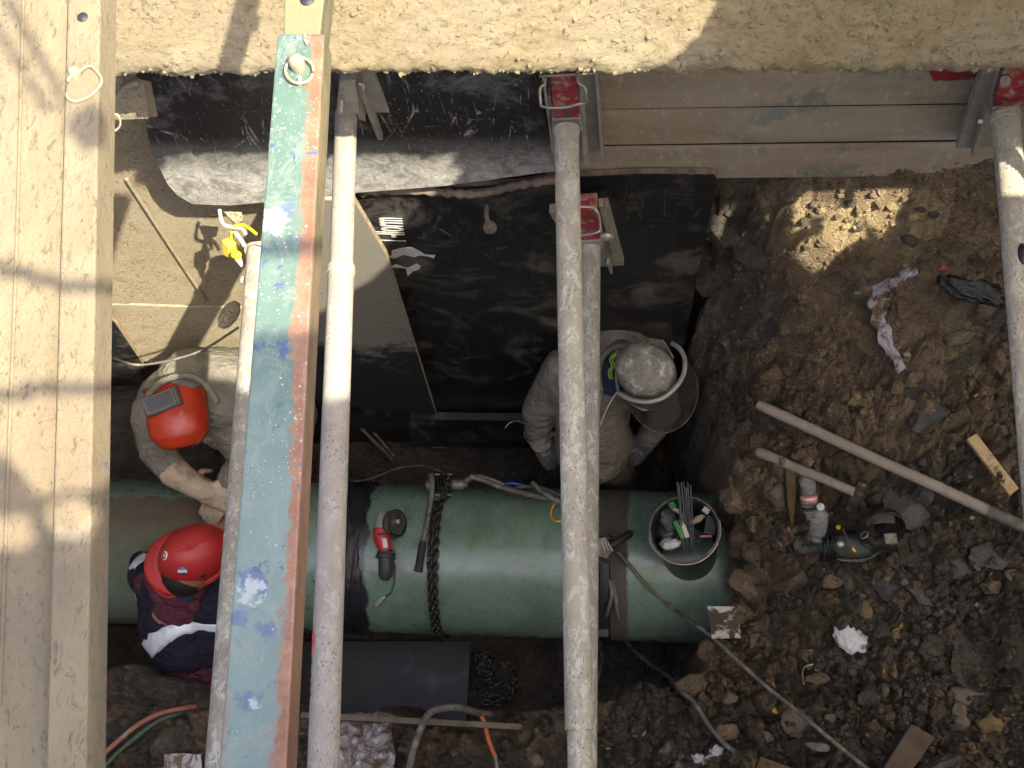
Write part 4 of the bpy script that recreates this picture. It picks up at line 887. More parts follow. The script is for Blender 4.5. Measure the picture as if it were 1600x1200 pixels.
# clamp with strap at the right of the struts
wc = thing('ground_clamp', 'cast ground clamp with black handle strapped on the green pipe right of the struts', 'clamp', onpipe(955, 865))
o = mk('jaw', MB().hexa([gp(930,842,.07),gp(946,838,.07),gp(960,858,.06),gp(948,873,.06),(gp(930,868,.06))], [gp(928,842,.01),gp(948,836,.01),gp(964,858,.01),gp(950,880,.01),gp(930,876,.01)]), 'caststeel', wc, .004); recalc(o.data)
for q in range(3): mk('jaw_rib', MB().tube([gp(940+5*q,846+q,.074),gp(946+5*q,861-q,.070)], .004, 6), 'galv', wc)
mk('handle', MB().tube([gp(955,853,.055),gp(966,846,.06),gp(984,834,.055),gp(987,832,.05)], [.018,.014,.016,.010], 10), 'rubber', wc)
mk('screw', MB().tube([gp(948,838,.05),gp(955,842,.05)], .010, 8), 'blacksteel', wc)
st_ = []
for i in range(40): st_.append(ringpt(950, math.pi/2-.10-1.9*i/39*-1+0, .006))
mk('strap', MB().tube([ringpt(948, math.radians(100)+math.radians(115)*i/40, .008) for i in range(41)], .022, 8, flat=.18), 'rubber', wc)
mk('strap_buckle', MB().box(ringpt(944, math.radians(160), .014), (.05,.03,.06)), 'blacksteel', wc)
tag(mk('welding_cable', MB().tube(spline([gp(965,862,.04),gp(985,885,.02),gp(1010,915,.012),gp(1045,945,.012),P(1085,975,5.50),P(1112,995,5.46),P(1150,1030,5.42),P(1200,1075,5.36),P(1250,1115,5.32),P(1310,1165,5.28),P(1380,1222,5.24)],6), .0082, 10), 'cable'), 'long grey cable running diagonally from the clamp over the dug earth to the lower right', 'cable')
tag(mk('welding_cable', MB().tube(spline([gp(952,905,.012),gp(956,930,.012),gp(948,960,.012),P(940,985,6.1),P(938,1010,6.3),P(941,1030,6.4),P(935,1060,6.45)],6), .008, 10), 'cable'), 'grey cable hanging straight down the near side of the pipe by the strut', 'cable')
tag(mk('welding_cable', MB().tube(spline([gp(958,905,.012),gp(962,935,.012),gp(966,965,.012),P(972,990,6.1),P(990,1015,6.3),P(1020,1040,6.3),P(1045,1058,6.0),P(1062,1078,5.58),P(1085,1098,5.50),P(1105,1130,5.48),P(1130,1160,5.46),P(1155,1178,5.45),P(1200,1195,5.43),P(1240,1215,5.42)],6), .0095, 10), 'cable'), 'grey cable leaving the pipe, dipping into the pit and climbing the lower bank', 'cable')
# bucket
BKh = HP-RP-.02
bc = P(1078, 868, BKh+.06); bt = P(1069, 827, 5.36)
axb = (bt-bc).normalized(); HB = (bt-bc).length
bk2 = thing('bucket', 'dark plastic bucket with wire handle full of rods and gloves standing on the green pipe', 'bucket', bc)
rt = .132; rb = .105
mk('shell', MB().lathe([(0,.0),(rb,.0),(rb+.003,.01),(rt-.004,HB-.03),(rt,HB-.03),(rt+.001,HB),(rt-.003,HB+.001),(rt-.007,HB-.02),(rb-.002,.012),(0,.010)], bc, axb, 48), 'bucket', bk2)
mk('rim', MB().tube([bc+axb*HB+Matrix.Rotation(2*PI*k/48,3,axb)@(axb.orthogonal().normalized()*(rt)) for k in range(48)], .0042, 8, closed=True), 'cable', bk2)
hp_ = []
o1 = (Vector((1,0.25,0))-axb*Vector((1,0.25,0)).dot(axb)).normalized(); o2 = axb.cross(o1)
for i in range(25):
    q = PI*i/24; hp_.append(bc+axb*(HB+.004)+(o1*math.cos(q)-o2*math.sin(q))*(rt+.006)-o2*.004*math.sin(q))
mk('wire_handle', MB().tube(hp_, .0028, 8), 'galv', bk2)
def inb(x, y, h): return P(x, y, h)
for k in range(13):
    x0 = 1058+(k % 7)*3.4+random.uniform(-.8,.8); y0 = 756+random.uniform(0,8)+(0 if k % 3 else -4); x1 = 1066+(k % 7)*3.1; z0 = 5.20+.006*(k//7)
    tag(mk('welding_rod', MB().tube([P(x0,y0,z0), P(x1,855+random.uniform(-3,6),5.47)], .0026, 6), 'rod'), 'one of the grey welding rods bundled upright in the bucket', 'welding rod', 'grey welding rods standing in the bucket')
def blobthing(name, label, cat, c, r, mat, rot=0, seed=0, amp=.25, group=None, parent=None, sub=3, freq=2.2):
    bm = bmesh.new(); bmesh.ops.create_icosphere(bm, subdivisions=sub, radius=1)
    for v in bm.verts:
        nn = mnoise.noise(v.co*freq+Vector((seed*7.1, seed*3.3, 0))); n2 = mnoise.noise(v.co*freq*2.7+Vector((seed, 0, seed*2)))
        v.co *= 1+amp*nn+amp*.5*n2
    me = bpy.data.meshes.new(name)
    for v in bm.verts: v.co = Matrix.Rotation(rot, 3, 'Z') @ Vector((v.co.x*r[0], v.co.y*r[1], v.co.z*r[2]))
    for f in bm.faces: f.smooth = True
    bm.to_mesh(me); bm.free(); me.materials.append(MAT[mat]); o = bpy.data.objects.new(name, me); C.objects.link(o)
    if parent: o.parent = parent; o.location = Vector(c)-wloc(parent)
    else: o.location = c; tag(o, label, cat, group)
    return o
g1 = blobthing('work_glove', 'crumpled grey work glove with green back patch in the left of the bucket', 'glove', P(1045,812,5.42), (.030,.042,.022), 'cable', .5, 4, .5)
g1b = MB().prism([P(1043,786,5.37),P(1052,783,5.37),P(1058,790,5.37),P(1049,797,5.37)], (0,0,-.012)); g1c = thing('wire_brush', 'small green tipped brush lying across the bucket', 'brush', P(1050, 795, 5.39)); o=mk('green_tip', g1b, 'greenhose', g1c, .003); MAT['lgreen'] = simple('bright_green_plastic', (.05, .26, .06), None, 30, .5); o.data.materials[0] = MAT['lgreen']
mk('brush_back', MB().tube([P(1052,795,5.38),P(1062,800,5.38),P(1068,810,5.38)], .008, 8), 'paper', g1c)
g2 = thing('scrubbing_brush', 'long brush with green bristles lying over the rods in the bucket', 'brush', P(1063, 828, 5.40)); mk('bristles', MB().box(P(1061,828,5.37), (.018,.075,.014), Matrix.Rotation(.45,3,'Z')), MAT['lgreen'], g2, .003); mk('brush_back', MB().box(P(1069,826,5.37), (.018,.075,.016), Matrix.Rotation(.35,3,'Z')), 'paper', g2, .003)
blobthing('rag', 'pale blue-white rag in the bottom left of the bucket', 'rag', P(1047,850,5.46), (.038,.024,.02), 'ragw', .2, 6, .5)
blobthing('work_glove', 'dark curled glove finger lying on top of the rods in the bucket', 'glove', P(1088,812,5.40), (.036,.013,.014), 'leather', .5, 8, .3)
o = thing('tape_roll', 'dark box with red edge at the right side inside the bucket', 'box', P(1108, 826, 5.47)); mk('case', MB().box(P(1110,822,5.44), (.045,.075,.05), Matrix.Rotation(-.15,3,'Z')), 'darkplastic', o, .004); mk('red_edge', MB().box(P(1103,838,5.41), (.045,.008,.006), Matrix.Rotation(.05,3,'Z')), 'labelred', o)
o.name = 'small_case'
tag(mk('foam_block', MB().box(P(1103,798,5.38), (.026,.022,.02), Matrix.Rotation(-.6,3,'Z')), 'paper', None, .002), 'small cream block by the right wall of the bucket', 'block')
blobthing('work_glove', 'black glove lying deep under the brush in the bucket', 'glove', P(1040,832,5.50), (.035,.05,.025), 'darkglove', .1, 12, .5)

# ================================================================== PIT FLOOR THINGS
tag(mk('floor_sheet', MB().prism([P(380,1002,FLOOR-.085),P(735,1002,FLOOR-.085),P(728,1140,FLOOR-.085),P(380,1140,FLOOR-.085)], (0,0,-.02)), 'floor'), 'flat black sheet on the pit floor between the pipe and the near bank', 'sheet')
rim = thing('plywood_sheet', 'upright black plywood sheet against the near bank, only its pale top edge showing', 'plywood sheet', P(640, 1122, 6.4))
tr = [(470,1112),(540,1117),(622,1118),(700,1124),(760,1127),(815,1131)]
tp = [P(x, y, 5.40) for x, y in tr]; bt_ = [p+Vector((0,.012,-.95)) for p in tp]
mb = MB(); 
o = mk('core', MB().hexa([tp[0], tp[-1], tp[-1]+Vector((0,-.022,0)), tp[0]+Vector((0,-.022,0))], [bt_[0], bt_[-1], bt_[-1]+Vector((0,-.022,0)), bt_[0]+Vector((0,-.022,0))]), 'stone', rim, .002); recalc(o.data)
# chain on the floor
fc = thing('steel_chain', 'loose heap of wet steel chain on the pit floor beside the black sheet', 'chain', P(770, 1050, FLOOR-.08))
path = [(737,1015),(742,1030),(746,1045),(742,1060),(745,1075),(760,1086),(785,1090),(800,1078),(803,1060),(798,1045),(785,1037),(768,1036),(758,1045),(750,1032),(757,1018),(762,1030),(768,1050),(757,1064),(770,1072),(790,1068),(799,1084),(780,1098),(752,1096)]
hp0 = FLOOR-.115
chain(fc, spline([P(x+2, y, hp0-.010*((i*7) % 3)) for i, (x, y) in enumerate(path)], 6), .036, .024, .0034, 'shinychain', 0, .5)
tag(mk('reinforcing_bar', MB().tube([P(545,650,6.3), P(612,717,6.52)], .009, 8), 'cable'), 'thin bar lying in the rubble between the far wall and pipe', 'bar')
tag(mk('reinforcing_bar', MB().tube([P(560,648,6.35), P(616,713,6.53)], .007, 8), 'cable'), 'second thin bar close beside the first in the rubble', 'bar')
tag(mk('flat_offcut', MB().prism([P(672,692,6.45),P(690,690,6.45),P(703,697,6.45),P(690,701,6.45),P(676,699,6.45)], (0,0,-.01)), 'cable'), 'small grey offcut at the foot of the black wall sheet', 'offcut')

# ================================================================== NEAR BANK THINGS
def sheetgrid(name, label, cat, corners, mat, nx=34, ny=34, amp=.02, seed=1, lift=.02, thick=.0):
    c = [np.array(G(x, y, lift)) for x, y in corners]; u = np.linspace(0, 1, nx); v = np.linspace(0, 1, ny); U2, V2 = np.meshgrid(u, v)
    base = (c[0][None, None]*((1-U2)*(1-V2))[..., None]+c[1]*(U2*(1-V2))[..., None]+c[2]*(U2*V2)[..., None]+c[3]*((1-U2)*V2)[..., None])
    n1 = fbm(base[..., 0]*16+seed, base[..., 1]*16, 4, seed)-.47; r_ = 1-np.abs(2*fbm(base[..., 0]*9+3, base[..., 1]*9, 3, seed+5)-1)*1.3
    base[..., 2] = CZ-ground_h(base[..., 0], base[..., 1])[0]*.6-(CZ-base[..., 2])*.4+lift*.35+amp*n1*2+amp*r_*.8 if False else np.maximum(base[..., 2]-lift*.5, CZ-ground_h(base[..., 0], base[..., 1])[0]+.008)+amp*n1+amp*r_*.8; base[..., 0] += .02*(fbm(base[..., 1]*14, base[..., 0]*3, 3, seed+8)-.45); base[..., 1] += .02*(fbm(base[..., 0]*14, base[..., 1]*3, 3, seed+9)-.45)
    o = np_mesh(name, base, nx, ny, mat); m = o.modifiers.new('thickness', 'SOLIDIFY'); m.thickness = .003
    tag(o, label, cat); return o
sheetgrid('plastic_sheet', 'crumpled mud-smeared white plastic sheet on the near bank right of the pink tube', 'plastic sheet', [(528,1112),(619,1118),(612,1215),(522,1215)], 'sheet', amp=.022, seed=3, lift=.085)
sheetgrid('plastic_sheet', 'scrap of dirty white plastic in the lower left corner under the strut', 'plastic sheet', [(255,1178),(312,1176),(312,1220),(250,1220)], 'sheet', 16, 16, amp=.012, seed=6, lift=.06)
tag(mk('hose', MB().tube(spline([P(635,1215,5.30),P(650,1160,5.28),P(668,1118,5.27),P(690,1107,5.25),P(715,1106,5.28),P(745,1113,5.38),P(765,1117,5.5)],6), .0135, 12), 'cable'), 'thick grey hose arching over the near bank beside the white sheet', 'hose')
tag(mk('hose', MB().tube(spline([P(750,1116,5.42),P(757,1130,5.42),P(763,1155,5.42),P(774,1184,5.42)],6), .0085, 10), 'orangehose'), 'orange cable hanging from the end of the grey hose', 'hose')
tag(mk('hose_end', MB().tube([P(774,1182,5.42),P(777,1205,5.43)], .010, 10), 'caststeel'), 'grey metal end below the orange cable', 'fitting')
tag(mk('hose', MB().tube(spline([P(150,1190,5.25),P(180,1162,5.25),P(215,1133,5.25),(P(250,1115,5.25)),P(285,1107,5.3),P(305,1104,5.35)],6), .0095, 10), 'rusthose'), 'faded red hose curving across the lower left earth', 'hose')
tag(mk('hose', MB().tube(spline([P(150,1212,5.28),P(180,1180,5.28),P(215,1150,5.28),(P(245,1128,5.28)),P(275,1116,5.3),P(300,1110,5.4)],6), .0095, 10), 'greenhose'), 'dull green hose curving beneath the red one at lower left', 'hose')

# ================================================================== TOOLS AND LITTER ON THE RIGHT BANK
def stick(name, label, cat, a, b, r0, r1, mat, lift=.03):
    p = S(a[0], a[1], 0); q = S(b[0], b[1], 0); n = 24
    gx_ = np.linspace(p.x, q.x, 60); gy_ = np.linspace(p.y, q.y, 60); zg = CZ-ground_h(gx_, gy_)[0]; zl = np.linspace(p.z, q.z, 60)
    up_ = float(np.percentile(zg-zl, 90))+lift; p = P(a[0], a[1], CZ-p.z-up_); q = P(b[0], b[1], CZ-q.z-up_); d = q-p
    pts = [p+d*k/n+Vector((0, 0, .004*math.sin(k*.5))) for k in range(n+1)]
    rr_ = [r0+(r1-r0)*k/n for k in range(n+1)]; rr_[0] *= .82
    return p, q, MB().tube(pts, rr_, 14)
p, q, mb = stick('h', '', '', (1184,632), (1640,842), .0195, .0200, 'handle', .015)
sh = thing('shovel_handle', 'long weathered wooden tool handle lying diagonally over the brown earth', 'tool handle', p); mk('shaft', mb, 'handle', sh)
mk('wrapped_section', MB().tube([p.lerp(q,.80), p.lerp(q,.9), p.lerp(q,.97)], [.021,.0215,.021], 14), 'cable', sh)
p, q, mb = stick('h', '', '', (1184,706), (1334,768), .0190, .0165, 'handle', .015)
hm = thing('sledge_hammer', 'short wooden-handled sledge hammer lying below the long handle', 'hammer', p); mk('handle', mb, 'handle', hm)
hd0 = S(1327,799,.09); hd1 = S(1349,752,.09); hdx = (hd1-hd0).normalized()
o = mk('head', MB().tube([hd0, hd0+hdx*.008, hd0+hdx*.035, hd0+hdx*.045, hd1-hdx*.045, hd1-hdx*.035, hd1-hdx*.008, hd1], [.017,.022,.023,.026,.026,.023,.022,.017], 8), 'hammer', hm, .002)
for f in o.data.polygons: f.use_smooth = False
def SH(x, y, l=0.): return S(x, y, l+.035)
sk = thing('wooden_stake', 'ochre pointed wooden stake stuck under the hammer handle', 'stake', SH(1238,800,.02))
o = mk('stake', MB().hexa([SH(1227,728,.06),SH(1243,728,.06),SH(1244,775,.05),SH(1239,822,.03),SH(1236,822,.03),SH(1230,780,.05)], [SH(1227,728,.01),SH(1243,728,.01),SH(1244,775,.01),SH(1239,822,.01),SH(1236,822,.01),SH(1230,780,.01)]), 'stake', sk, .002); recalc(o.data)
# bottles
def bottle(label, top, bot, r, lab):
    a = SH(*top, .07); b = SH(*bot, .06); ax = (b-a).normalized(); L = (b-a).length
    t = thing('plastic_bottle', label, 'bottle', b)
    prof = [(0,0),(r*.78,0),(r*.96,.012)]; k = 0; z = .02
    while z < L*.62: prof += [(r, z), (r*.90, z+.006), (r, z+.012)]; z += .019
    prof += [(r, L*.66), (r*.85, L*.80), (r*.45, L*.93), (r*.42, L)]
    mk('bottle_wall', MB().lathe(prof, b, -ax, 24), 'pet', t)
    if lab: mk('label_band', MB().lathe([(r*1.015, L*.40), (r*1.02, L*.56)], b, -ax, 24), 'labelred', t); mk('label_stripe', MB().lathe([(r*1.03, L*.44), (r*1.03, L*.50)], b, -ax, 24), 'white', t)
    return t
bo = bottle('clear plastic bottle with red and white label beside the stake', (1266,812), (1262,745), .030, True)
bo2 = bottle('crushed clear plastic bottle with white cap lying below the labelled bottle', (1283,790), (1276,845), .034, False)
mk('cap', MB().lathe([(0,.006),(.013,.006),(.014,.003),(.014,0)], SH(1282,792,.115), (0,-.15,1), 18), 'white', bo2)
def SG(x, y, l=0.): return S(x, y, l+.04)
# teal grinder
tg = thing('angle_grinder', 'large teal angle grinder with wound black cord and disc guard lying on the earth', 'angle grinder', S(1320, 850))
def sg(x, y, l=.06): return S(x, y, l+.04)
mk('motor_housing', MB().tube([sg(1302,853),sg(1312,853),sg(1345,852),sg(1362,850)], [.034,.042,.044,.038], 16), 'teal', tg)
mk('gear_head', MB().tube([sg(1360,850),sg(1378,847),sg(1396,845),sg(1402,845)], [.036,.034,.036,.022], 14), 'blacksteel', tg)
mk('gear_plate', MB().box(sg(1391,842,.105), (.045,.04,.02), Matrix.Rotation(.1,3,'Z')), 'caststeel', tg, .004)
mk('handle_neck', MB().tube([sg(1304,854),sg(1280,856),sg(1262,858)], [.026,.018,.017], 12), 'teal', tg)
mk('rear_handle', MB().tube(spline([sg(1262,858),sg(1248,857),sg(1246,848),sg(1250,842)],4), [.018]*13, 10), 'teal', tg)
mk('trigger_guard', MB().tube(spline([sg(1246,843),sg(1236,840,.05),sg(1232,850,.05),sg(1238,862,.05),sg(1258,866,.05)],5), .008, 8), 'rubber', tg)
mk('side_handle', MB().tube([sg(1352,838,.13),sg(1362,846,.09),sg(1378,852,.07)], [.016,.017,.020], 14), 'rubber', tg)
mk('handle_mouth', MB().lathe([(.010,.0),(.0165,.0),(.0175,.004),(.0165,.008),(.011,.006)], sg(1351,837,.138), (-.5,.5,.7), 18), 'cable', tg)
wg = []
c0 = sg(1285,856,.062); c1_ = sg(1304,853,.062); axg = (c1_-c0).normalized(); u_ = Vector((0,0,1)); w_ = axg.cross(u_).normalized()
for i in range(140):
    t = i/139; a = t*2*PI*8; rr0 = .043+.008*math.sin(a*1.7); wg.append(c0+(c1_-c0)*(.5+.5*math.sin(t*2.4*PI-PI/2))+(u_*math.sin(a)+w_*math.cos(a))*rr0)
mk('wound_cord', MB().tube(wg, .0048, 7), 'rubber', tg)
mk('cord_loop', MB().tube(spline([sg(1290,842,.09),sg(1265,836,.06),sg(1240,836,.05),sg(1231,845,.04),sg(1236,862,.05)],6), .0055, 7), 'rubber', tg)
mk('cord_sweep', MB().tube(spline([sg(1380,840,.10),sg(1378,856,.09),sg(1358,872,.06),sg(1330,876,.05),sg(1308,873,.05)],6), .0058, 7), 'cable', tg)
mk('vent_knob', MB().lathe([(0,.006),(.012,.006),(.013,0)], sg(1313,850,.108), (0,-.1,1), 14), 'galv', tg)
for k in range(9): mk('vent_slot', MB().box(sg(1303+k*1.2,845+k*2.2,.098), (.010,.002,.004)), 'rubber', tg)
mk('disc_guard', MB().lathe([(.083,0),(.085,.03),(.082,.032),(.080,.004),(.02,.002)], sg(1374,822,.09), Vector((0.12,-.75,.55)), 30), 'blacksteel', tg)
gd = MB(); gpts = []
for k in range(13):
    q = k/12; gpts.append(S(1345+54*q, 818-14*math.sin(PI*(.25+.5*q)), .12))
o = mk('guard_band', MB().hexa([SG(1346,811,.14),SG(1362,804,.15),SG(1380,801,.15),SG(1399,801,.14)]+[SG(1398,818,.13),SG(1380,817,.13),SG(1362,820,.13),SG(1347,824,.12)], [SG(1346,811,.11),SG(1362,804,.11),SG(1380,801,.11),SG(1399,801,.11)]+[SG(1398,818,.11),SG(1380,817,.11),SG(1362,820,.11),SG(1347,824,.10)]), 'caststeel', tg, .002); recalc(o.data)
mk('cord_plug', MB().tube([sg(1331,856,.115),sg(1336,862,.113)], .007, 8), 'gold', tg); mk('cord_lead', MB().tube([sg(1317,826,.08),sg(1324,842,.10),sg(1333,858,.115)], .004, 7), 'cable', tg); mk('yellow_tag', MB().ell(sg(1310,824,.06), .010, None, 8, 6), 'yellowtape', tg)
# rags
def strip_cloth(label, cx, widths, mat, lift=.03, name='rag', cat='rag'):
    pts = [np.array(G(x, y, lift)) for x, y in cx]; P_ = [Vector(p) for p in pts]; sp_ = spline(P_, 8); n = len(sp_); m = 12; V = np.zeros((n, m, 3))
    ws = np.interp(np.linspace(0, len(widths)-1, n), range(len(widths)), widths)
    for i, p in enumerate(sp_):
        t = (sp_[min(i+1, n-1)]-sp_[max(i-1, 0)]).normalized(); sd = t.cross(Vector((0,0,1))).normalized()
        for j in range(m):
            q = j/(m-1)*2-1; w = ws[i]*(1+.25*math.sin(i*.9+j)); z = .018*math.cos(q*PI/2)+.012*abs(math.sin(j*1.9+i*.25))+.008*mnoise.noise(Vector((i*.3, j*.6, 0)))*2
            V[i, j] = np.array(p+sd*q*w+Vector((0,0,z)))
    o = np_mesh(name, V, m, n, mat); md = o.modifiers.new('thickness', 'SOLIDIFY'); md.thickness = .003; tag(o, label, cat); return o
strip_cloth('long twisted muddy white rag lying on the brown slope', [(1432,425),(1412,430),(1398,440),(1380,452),(1372,475),(1376,505),(1388,540),(1400,562),(1409,582)], [.012,.018,.016,.03,.032,.030,.024,.016,.018], 'rag', .03)
def crumple(name, label, cat, x, y, r, mat, seed, lift=.03, sub=4, amp=.4, rot=0):
    o = blobthing(name, label, cat, G(x, y, lift), r, mat, rot, seed, amp, sub=sub, freq=1.7)
    for v in o.data.vertices:
        n1 = mnoise.ridged_multi_fractal(v.co*22+Vector((seed,0,0)), .8, 2.1, 3, 1.0, 2.0); v.co *= 1+.07*(n1-1.2)
    return o
crumple('cloth_scrap', 'crumpled white cloth scrap half buried in the lower right earth', 'cloth', 1328, 997, (.060,.050,.022), 'ragw', 5, .02, 4, .35, -.7)
crumple('plastic_bag', 'crumpled black plastic bag lying among clods at upper right', 'plastic bag', 1515, 450, (.105,.045,.03), 'blackbag', 9, .03, 4, .5, -.45)
crumple('cloth_scrap', 'small torn white scrap near the bottom middle of the bank', 'cloth', 1118, 1178, (.035,.022,.010), 'ragw', 15, .02, 4, .5, .7)
crumple('cloth_scrap', 'grey-white torn scrap close right of the bottom white scrap', 'cloth', 1093, 1187, (.03,.018,.010), 'ragw', 19, .02, 4, .6, -.3)
tag(mk('orange_scrap', MB().prism([G(x,y,.03) for x,y in [(1468,420),(1474,414),(1480,420),(1476,422)]], (0,0,-.004)), 'orangehose'), 'tiny orange scrap beside the black plastic bag', 'scrap')
def plank(label, name, quad, lift, mat, cat, th=.02):
    t = [S(x, y, lift+.035) for x, y in quad]; o = mk(name, MB().hexa(t, [p-Vector((0,0,th)) for p in t]), mat, None, .002); recalc(o.data); return tag(o, label, cat)
plank('split yellow wood offcut with dark ends right of the long handle', 'wood_offcut', [(1511,686),(1526,677),(1592,763),(1578,774)], .05, 'freshwood', 'wood offcut')
plank('thick muddy timber end at the bottom right edge', 'timber', [(1424,1131),(1462,1152),(1410,1225),(1365,1225)], .09, 'oldwood', 'timber', .06)
plank('broken splintery board at the bottom edge left of the cable end', 'wood_offcut', [(1188,1182),(1240,1200),(1240,1215),(1180,1203)], .04, 'stake', 'wood offcut')
pb = thing('painted_board', 'white-painted board end poking out of the bank beside the green pipe', 'board', S(1130, 990))
o = mk('board', MB().hexa([P(1105,947,5.40),P(1153,948,5.38),P(1158,997,5.40),P(1112,998,5.44)], [P(1105,947,5.45),P(1153,948,5.43),P(1158,997,5.45),P(1112,998,5.49)]), plastic('white_paint_under_mud', (.50,.48,.42), (.07,.056,.042), .46, .52, 7), pb, .002); recalc(o.data)
# leaves
GL = 'fallen leaves scattered over the dug earth'
def leaf(x, y, L, wd, rot, mat, label):
    c = G(x, y, .018); a = rot; d = Vector((math.cos(a), math.sin(a), 0)); n = Vector((-d.y, d.x, 0)); k = [(-1,0),(-.5,.7),(.2,1),(.7,.5),(1,0),(.7,-.5),(.2,-1),(-.5,-.7)]
    vs = [c+d*u*L/2+n*w*wd/2+Vector((0,0,.004*abs(w)+.003*random.random())) for u, w in k]+[c]
    mb = MB().add(vs, [(8, i, (i+1) % 8) for i in range(8)]); o = mk('leaf', mb, mat); o.modifiers.new('thickness','SOLIDIFY').thickness = .001; tag(o, label, 'leaf', GL)
for x, y, L, wd, r, m, lb_ in [(1209,1109,.038,.018,-.9,'leafy','bright yellow leaf beside the long diagonal cable'),(1400,985,.035,.014,.5,'leafy','yellow leaf right of the white cloth scrap'),(1408,978,.02,.01,1.2,'leafy','small yellow leaf overlapping the one right of the cloth scrap'),
    (1525,945,.034,.016,-.3,'leafg','pale green leaf at the right between dark clods'),(1209,1070,.03,.010,-1.2,'leafy','narrow orange leaf above the bright yellow leaf'),(1340,458,.028,.022,.2,'leafg','pale green leaf on the brown slope left of the twisted rag'),
    (1417,555,.030,.02,-.4,'leafg','pale green leaf at the foot of the twisted rag'),(1077,1137,.028,.011,.9,'leafg','slim green leaf on the lower middle bank'),(1006,1147,.032,.011,.9,'leafg','thin green leaf near the foot of the struts'),
    (992,1150,.026,.008,0,'leafg','thin leaf lying flat near the foot of the struts'),(1527,617,.028,.010,.6,'leafy','yellow leaf near the right strut'),(1340,1107,.024,.007,-.5,'leafy','thin yellow leaf on the lower right bank'),
    (1381,1048,.02,.008,1.4,'leafy','tiny orange leaf below the white cloth scrap'),(950,1170,.02,.010,.1,'leafy','small orange leaf right of the strut foot'),(1334,628,.05,.03,.4,'stonex','curled pale yellow leaf on the slope above the long handle'),(1519,810,.022,.016,.3,'leafg','tiny pale leaf right of the teal grinder')]:
    leaf(x, y, L, wd, r, m, lb_)
tag(mk('wire', MB().tube(spline([G(1270,1038,.03),G(1258,1042,.035),G(1254,1052,.03),G(1256,1068,.02)],6), .003, 6), 'whitecord'), 'short curved pale root or wire on the lower right earth', 'wire')
# clods and stones
def rock_mesh(seed, flat=1., sub=3, ang=.35):
    bm = bmesh.new(); bmesh.ops.create_icosphere(bm, subdivisions=sub, radius=1); r_ = random.Random(seed)
    planes = [(Vector((r_.gauss(0,1), r_.gauss(0,1), r_.gauss(0,1))).normalized(), r_.uniform(.50,.80)) for _ in range(11)]
    for v in bm.verts:
        co = v.co.copy()
        for n, d in planes:
            k = co.dot(n)
            if k > d: co -= n*(k-d)
        co *= 1+.10*mnoise.noise(co*2.3+Vector((seed*3.1, seed, 0)))+.05*mnoise.noise(co*6+Vector((seed, 0, seed)))
        v.co = co
    me = bpy.data.meshes.new('rock'); bm.to_mesh(me); bm.free()
    me.polygons.foreach_set('use_smooth', [False]*len(me.polygons)); return me
def settone(me, t):
    at = me.attributes.new('tone', 'FLOAT', 'POINT'); at.data.foreach_set('value', np.full(len(me.vertices), t, np.float32))
def matof(m): return 'soil' if m in ('clodb', 'clodd') else m
def clod(name, label, cat, x, y, sx, sy, sz, rot, mat, seed, lift=.0, group=None, tilt=0):
    me = rock_mesh(seed, sub=4 if sx > .06 else 3); me.materials.append(MAT[matof(mat)]); settone(me, .95 if mat == 'clodb' else -.1)
    for v in me.vertices: v.co = Vector((v.co.x*sx, v.co.y*sy, v.co.z*sz))
    me.polygons.foreach_set('use_smooth', [False]*len(me.polygons))
    o = bpy.data.objects.new(name, me); C.objects.link(o); o.location = G(x, y, lift) ; o.rotation_euler = (tilt, tilt*.6, rot); tag(o, label, cat, group); return o
